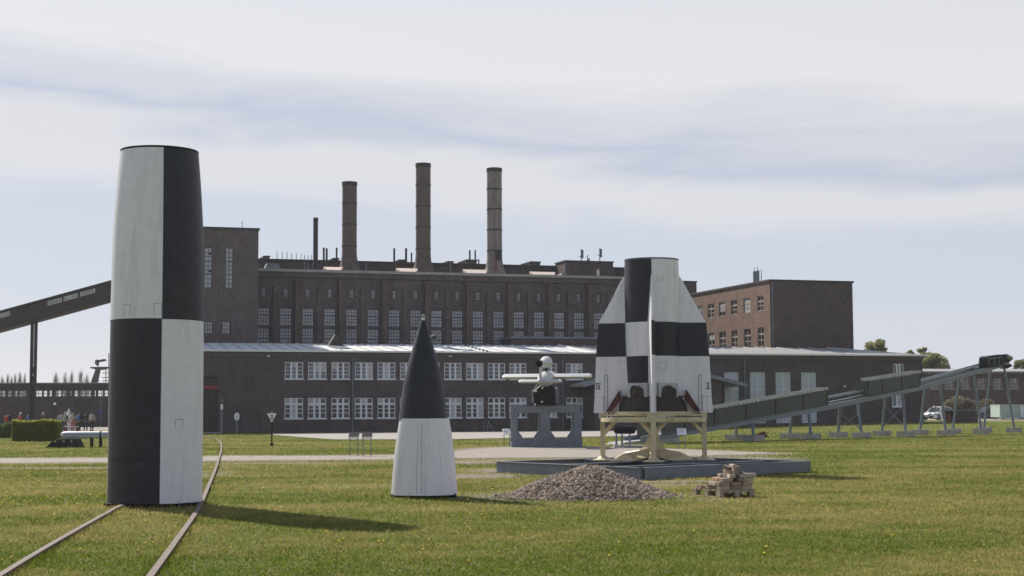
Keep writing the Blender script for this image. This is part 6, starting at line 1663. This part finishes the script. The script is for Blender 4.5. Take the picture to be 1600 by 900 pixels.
def tree(px, pytop, D, wpx, hpx, label, seed, n=7000):
    n = int(n*1.8)
    r2 = np.random.default_rng(seed); rd = random.Random(seed)
    s = D/FPX; top = at(px, pytop, D); c = Vector((top.x, top.y, gz(top.x, top.y))); H = top.z-c.z
    root = thing('leafy_tree', label, 'tree', c, 0, 'trees behind the long hall')
    W_ = wpx*s/2; Hc = hpx*s
    mb = MB(); mb.tube((0, 0, -.1), (0, 0, H-Hc*.6), .28, .18, 10); ends = []
    for k in range(26):
        a = rd.uniform(0, 6.28); zz = H-Hc*rd.uniform(.03, .95); f = math.sqrt(max(.05, 1-((zz-(H-Hc*.5))/(Hc*.5))**2)); q = Vector((math.cos(a)*W_*f*rd.uniform(.45, .95), math.sin(a)*W_*f*rd.uniform(.45, .95), zz))
        b0 = Vector((0, 0, min(H-Hc*.6, zz-.6)*rd.uniform(.8, 1))); mid = b0.lerp(q, .5)+Vector((0, 0, .3)); mb.tube(b0, mid, .09, .05, 6, False); mb.tube(mid, q, .05, .015, 6, False); ends.append(q)
    mb.build('trunk', P['bark'], root)
    per = n//len(ends); cen = []
    for q in ends:
        rr = W_*rd.uniform(.30, .52); v = r2.normal(size=(per, 3)); v /= np.linalg.norm(v, axis=1)[:, None]; cen.append(np.array(q)+v*(r2.random(per)**.45)[:, None]*rr*np.array([1, 1, .75]))
    cen = np.concatenate(cen); dn = np.array([mnoise.noise(Vector(p)*.9) for p in cen]); tone = .4+.5*dn+r2.normal(0, .15, len(cen))
    co, t = leaf_quads(cen, .15, tone); link('crown', np_mesh('crown', co, 4, P['leaf_tree'], attr=t), root)
tree(1366, 531, 215, 36, 44, 'rounded olive green tree peeping over the hall roof', 21, 6000)
tree(1422, 547, 225, 20, 40, 'small olive tree top just above the hall hip', 22, 3000)
tree(1440, 541, 232, 22, 60, 'taller narrow olive tree rising at the hall end', 23, 4500)
tree(1458, 553, 225, 46, 75, 'broad drooping olive tree beside the hall end', 24, 10000)
tree(1598, 563, 240, 30, 50, 'olive tree top behind the low range at right edge', 25, 4500)

def poplar(px, ytop, w, label, seed):
    rd = random.Random(seed); D = 400; s = D/FPX; c = at(px, 640, D); c.z = 0; top = at(px, ytop, D); H = top.z
    root = thing('bare_poplar', label, 'tree', c, 0, 'bare poplars on the skyline')
    mb = MB(); mb.tube((0, 0, 0), (0, 0, H*.5), .25, .10, 6); mb.build('trunk', P['bark_pale'], root)
    cen = []; rows = []; W_ = w*s/2
    for k in range(260):
        z0 = H*rd.uniform(.25, .8); a = rd.uniform(0, 6.28); z1 = min(H*1.0, z0+H*rd.uniform(.10, .22)); f = math.sin(min(1, max(0, (z1/H-.28)/.72))*math.pi*.9+.25); r_ = 2.3*W_*max(.12, f)*rd.uniform(.25, 1)
        p = np.array([math.cos(a)*r_*.3, math.sin(a)*r_*.3, z0]); q = np.array([math.cos(a)*r_+rd.uniform(-.2, .4), math.sin(a)*r_, z1]); t = np.array([.028, 0, 0]); rows += [p-t, p+t, q+t*.4, q-t*.4]
        t2 = np.array([0, .028, 0]); rows += [p-t2, p+t2, q+t2*.4, q-t2*.4]
    co = np.array(rows); tt = np.repeat(np.array([rd.random() for _ in range(len(co)//4)]), 4); link('crown', np_mesh('crown', co, 4, P['twig'], attr=tt), root)
for i, (px, yt, w, lab) in enumerate(((2, 585, 8, 'bare poplar at the very left edge of the skyline'), (11, 582, 7, 'broad bare poplar second from the left edge'), (16.5, 586, 4, 'thin short bare poplar third from the left edge'), (22.5, 582, 5, 'narrow bare poplar midway between left edge and pylon'), (30, 579, 7, 'tallest bare poplar left of the conveyor pylon'), (37, 582, 5, 'bare poplar just left of the conveyor pylon'),
                                    (86, 579, 9, 'wide bare poplar first right of the conveyor pylon'), (100.5, 578.5, 8, 'pale wide bare poplar second right of the pylon'), (111, 577.5, 8, 'dense bare poplar third right of the pylon'), (125, 575.5, 9, 'tallest bare poplar right of the pylon'), (134.5, 582, 8, 'low spreading bare poplar nearest the ship mast'))):
    poplar(px, yt, w, lab, 50+i)

# ================================================================== VISITORS
SKIN = mat('skin', (0.45, 0.28, 0.20), .6, var=.05)
def cloth(n, c): return mat(n, c, .85, var=.2, scale=12)
def skin_mesh(name, verts, edges, radii, material, root_i=0, sub=1):
    me = bpy.data.meshes.new(name); me.from_pydata(verts, edges, []); o = bpy.data.objects.new(name, me); COL.objects.link(o)
    md = o.modifiers.new('skin', 'SKIN'); sv = me.skin_vertices[0].data
    for i, r in enumerate(radii): sv[i].radius = (r, r) if not isinstance(r, tuple) else r
    for i in range(len(verts)): sv[i].use_root = (i == root_i)
    sb = o.modifiers.new('sub', 'SUBSURF'); sb.levels = sb.render_levels = sub
    dg = bpy.context.evaluated_depsgraph_get(); ev = o.evaluated_get(dg); m2 = bpy.data.meshes.new_from_object(ev); m2.name = name
    bpy.data.objects.remove(o); m2.materials.clear(); m2.materials.append(material)
    m2.polygons.foreach_set('use_smooth', [True]*len(m2.polygons)); return m2
POSES = {'stand': dict(la=(-.30, .02), ra=(.30, .02), lf=-.10, rf=.10, step=0), 'step': dict(la=(-.27, -.18), ra=(.27, .16), lf=-.08, rf=.08, step=.22), 'fold': dict(la=(-.26, -.12), ra=(.26, -.12), lf=-.11, rf=.11, step=.05)}
def person_meshes(pose):
    q = POSES[pose]; V = []; E = []; Rr = []
    def v(p, r, par=None):
        V.append(p); Rr.append(r)
        if par is not None: E.append((par, len(V)-1))
        return len(V)-1
    st = q['step']
    pel = v((0, 0, .93), .13); wa = v((0, .0, 1.08), .12, pel); ch = v((0, 0, 1.30), .145, wa); nk = v((0, 0, 1.46), .055, ch); hb = v((0, -.01, 1.54), .075, nk); hm = v((0, -.015, 1.62), .092, hb); v((0, -.01, 1.71), .07, hm)
    legs = {}
    for sx, f, sg in ((-1, q['lf'], 1), (1, q['rf'], -1)):
        hp = v((sx*.09, 0, .88), .085, pel); kn = v((f, -.02+st*.4*sg, .49), .058, hp); an = v((f, st*sg, .09), .040, kn); v((f, st*sg-.16, .04), .036, an)
    for sx, key in ((-1, 'la'), (1, 'ra')):
        sh = v((sx*.18, 0, 1.39), .055, ch); el = v((q[key][0]*.93, .03+q[key][1]*.2, 1.10), .040, sh)
        if pose == 'fold': wr = v((sx*.10, -.22, 1.12), .030, el); dirv = Vector((-sx*.8, -.3, .1)).normalized()
        else: wr = v((q[key][0]*1.02, q[key][1], .87), .028, el); dirv = Vector((0, q[key][1]*.3-.03, -1)).normalized()
        w0 = Vector(V[wr]); side = Vector((0, 1, 0)) if pose != 'fold' else Vector((0, 0, 1))
        pm = v(tuple(w0+dirv*.07), .030, wr)
        for k, ln in enumerate((.065, .078, .072, .055)):
            b0 = Vector(V[pm])+dirv*.03+side*(-.03+.02*k); f1 = v(tuple(b0+dirv*ln*.3), .0095, pm); v(tuple(b0+dirv*ln+Vector((-sx*.012, 0, 0))), .008, f1)
        th = v(tuple(w0+dirv*.045+side*-.04), .011, wr); v(tuple(w0+dirv*.095+side*-.055), .009, th)
    body = skin_mesh('body', V, E, Rr, SKIN)
    # jacket
    V.clear(); E.clear(); Rr.clear()
    pel = v((0, 0, .90), .155); wa = v((0, 0, 1.08), .15, pel); ch = v((0, 0, 1.30), .175, wa); v((0, 0, 1.44), .075, ch)
    for sx, key in ((-1, 'la'), (1, 'ra')):
        sh = v((sx*.18, 0, 1.385), .078, ch); el = v((q[key][0]*.93, .03+q[key][1]*.2, 1.10), .062, sh)
        v((sx*.12, -.20, 1.12) if pose == 'fold' else (q[key][0]*1.02, q[key][1], .90), .050, el)
    jac = skin_mesh('jacket', V, E, Rr, SKIN)
    V.clear(); E.clear(); Rr.clear()
    pel = v((0, 0, .95), .14)
    for sx, f, sg in ((-1, q['lf'], 1), (1, q['rf'], -1)):
        hp = v((sx*.09, 0, .86), .105, pel); kn = v((f, -.02+st*.4*sg, .49), .078, hp); v((f, st*sg, .10), .062, kn)
    tro = skin_mesh('trousers', V, E, Rr, SKIN)
    mb = MB(); mb.lathe([(.02, .125), (.075, .10), (.104, .04), (.106, -.02), (.092, -.07)], 12, (0, .012, 1.63)); mb.f = [f for f in mb.f]; hair = mb.mesh('hair', SKIN, True)
    # face: eyes, nose, mouth, ears, as small pieces on the head
    mb = MB(); mb.box((0, -.108, 1.615), (.022, .03, .035)); nose_ = mb.mesh('nose', SKIN)
    mb = MB(); [mb.box((sx*.034, -.098, 1.640), (.022, .012, .010)) for sx in (-1, 1)]; eyes_ = mb.mesh('eyes', SKIN)
    mb = MB(); mb.box((0, -.094, 1.565), (.045, .012, .010)); mouth_ = mb.mesh('mouth', SKIN)
    mb = MB(); mb.lathe([(.001, -.02), (.05, -.01), (.05, .015), (.001, .02)], 8); shoe = None
    shoes = []
    for f, sg in ((q['lf'], 1), (q['rf'], -1)):
        mb = MB(); mb.prism([(f-.045, st*sg+.06, 0), (f-.05, st*sg-.1, 0), (f-.035, st*sg-.20, 0), (f+.035, st*sg-.20, 0), (f+.05, st*sg-.1, 0), (f+.045, st*sg+.06, 0)], (0, 0, .085)); shoes.append(mb.mesh('shoe', SKIN))
    return body, jac, tro, hair, shoes, nose_, eyes_, mouth_
PM = {k: person_meshes(k) for k in POSES}
CL = {k: cloth(k+'_cloth', c) for k, c in dict(black=(.03, .03, .035), navy=(.04, .06, .14), blue=(.10, .18, .42), grey=(.45, .45, .47), red=(.42, .05, .04), orange=(.45, .12, .06), white=(.7, .7, .7), brown=(.09, .06, .045), jean=(.06, .08, .14), beige=(.42, .36, .28)).items()}
def person(px, py, pose, rz, jacket, trousers, hair, label, extra=None, scale=1.0):
    g = ground(px, py); root = thing('person', label, 'person', (g.x, g.y, gz(g.x, g.y)+.01), R(rz), 'visitors by the hedge'); root.scale = (scale,)*3
    b, j, t, h, sh, nz_, ey_, mo_ = PM[pose]
    def inst(nm, me, m):
        o = link(nm, me, root); o.material_slots[0].link = 'OBJECT'; o.material_slots[0].material = m; return o
    inst('body', b, SKIN); inst('jacket', j, CL[jacket]); inst('trousers', t, CL[trousers]); inst('hair', h, CL[hair]); inst('nose', nz_, SKIN); inst('mouth', mo_, CL['red'])
    inst('eye_pair', ey_, CL['black'])
    for s_ in sh: inst('shoe', s_, CL['black'])
    if extra:
        kind, m = extra
        if kind == 'backpack':
            mb = MB(); mb.lathe([(.05, -.24), (.15, -.20), (.165, 0), (.14, .18), (.05, .23)], 10, (0, .22, 1.22)); o = mb.build('backpack', CL[m], None, True); o.parent = root; tag(o)
        if kind == 'hat':
            mb = MB(); mb.lathe([(.19, -.01), (.19, .0), (.105, .01), (.10, .10), (.02, .12)], 14, (0, 0, 1.69)); mb.build('hat', CL[m], root, True)
person(12.5, 679, 'step', 150, 'black', 'black', 'black', 'lone visitor with a red backpack walking by the bench', ('backpack', 'red'), 1.0)
person(31, 672.5, 'stand', -60, 'red', 'jean', 'white', 'pale haired visitor in red jacket behind the hedge')
person(45.5, 672.5, 'stand', 40, 'blue', 'black', 'brown', 'visitor in light blue jacket behind the middle of the hedge')
person(67, 673, 'fold', 10, 'brown', 'black', 'grey', 'visitor with white hair mostly hidden behind the hedge right half')
person(95.5, 676, 'stand', 20, 'grey', 'jean', 'brown', 'visitor in light grey jacket at the hedge corner', None, 1.02)
person(101.5, 674.5, 'stand', 170, 'black', 'black', 'grey', 'visitor carrying a white backpack seen from behind', ('backpack', 'white'))
person(114, 674.5, 'stand', 10, 'beige', 'orange', 'beige', 'visitor in beige top and orange trousers behind the white table', None, .95)
person(124, 674.5, 'step', 160, 'navy', 'black', 'brown', 'visitor wearing a pale wide hat and a blue backpack', ('backpack', 'blue'), 1.02)
bpy.context.view_layer.update()
person(133.5, 674.5, 'fold', 30, 'black', 'navy', 'black', 'dark dressed visitor in the middle of the standing group', None, 1.0)
person(143.5, 674, 'stand', -20, 'grey', 'black', 'brown', 'visitor in pale grey jacket at the right end of the group', None, 1.04)

# ================================================================== AIR
hz_ = MB().bx(-6200, 6200, -400, 9200, -1.0, 28).build('haze', [], None)
tag(hz_, kind='stuff')
HM = bpy.data.materials.new('haze_air'); HM.use_nodes = True; t_ = HM.node_tree; t_.nodes.remove(t_.nodes['Principled BSDF'])
pv = N(t_, 'ShaderNodeVolumePrincipled'); pv.inputs['Color'].default_value = (0.90, 0.91, 1.0, 1); pv.inputs['Density'].default_value = 0.00019; pv.inputs['Anisotropy'].default_value = 0.3
t_.links.new(pv.outputs[0], t_.nodes['Material Output'].inputs['Volume'])
hz_.data.materials.append(HM)
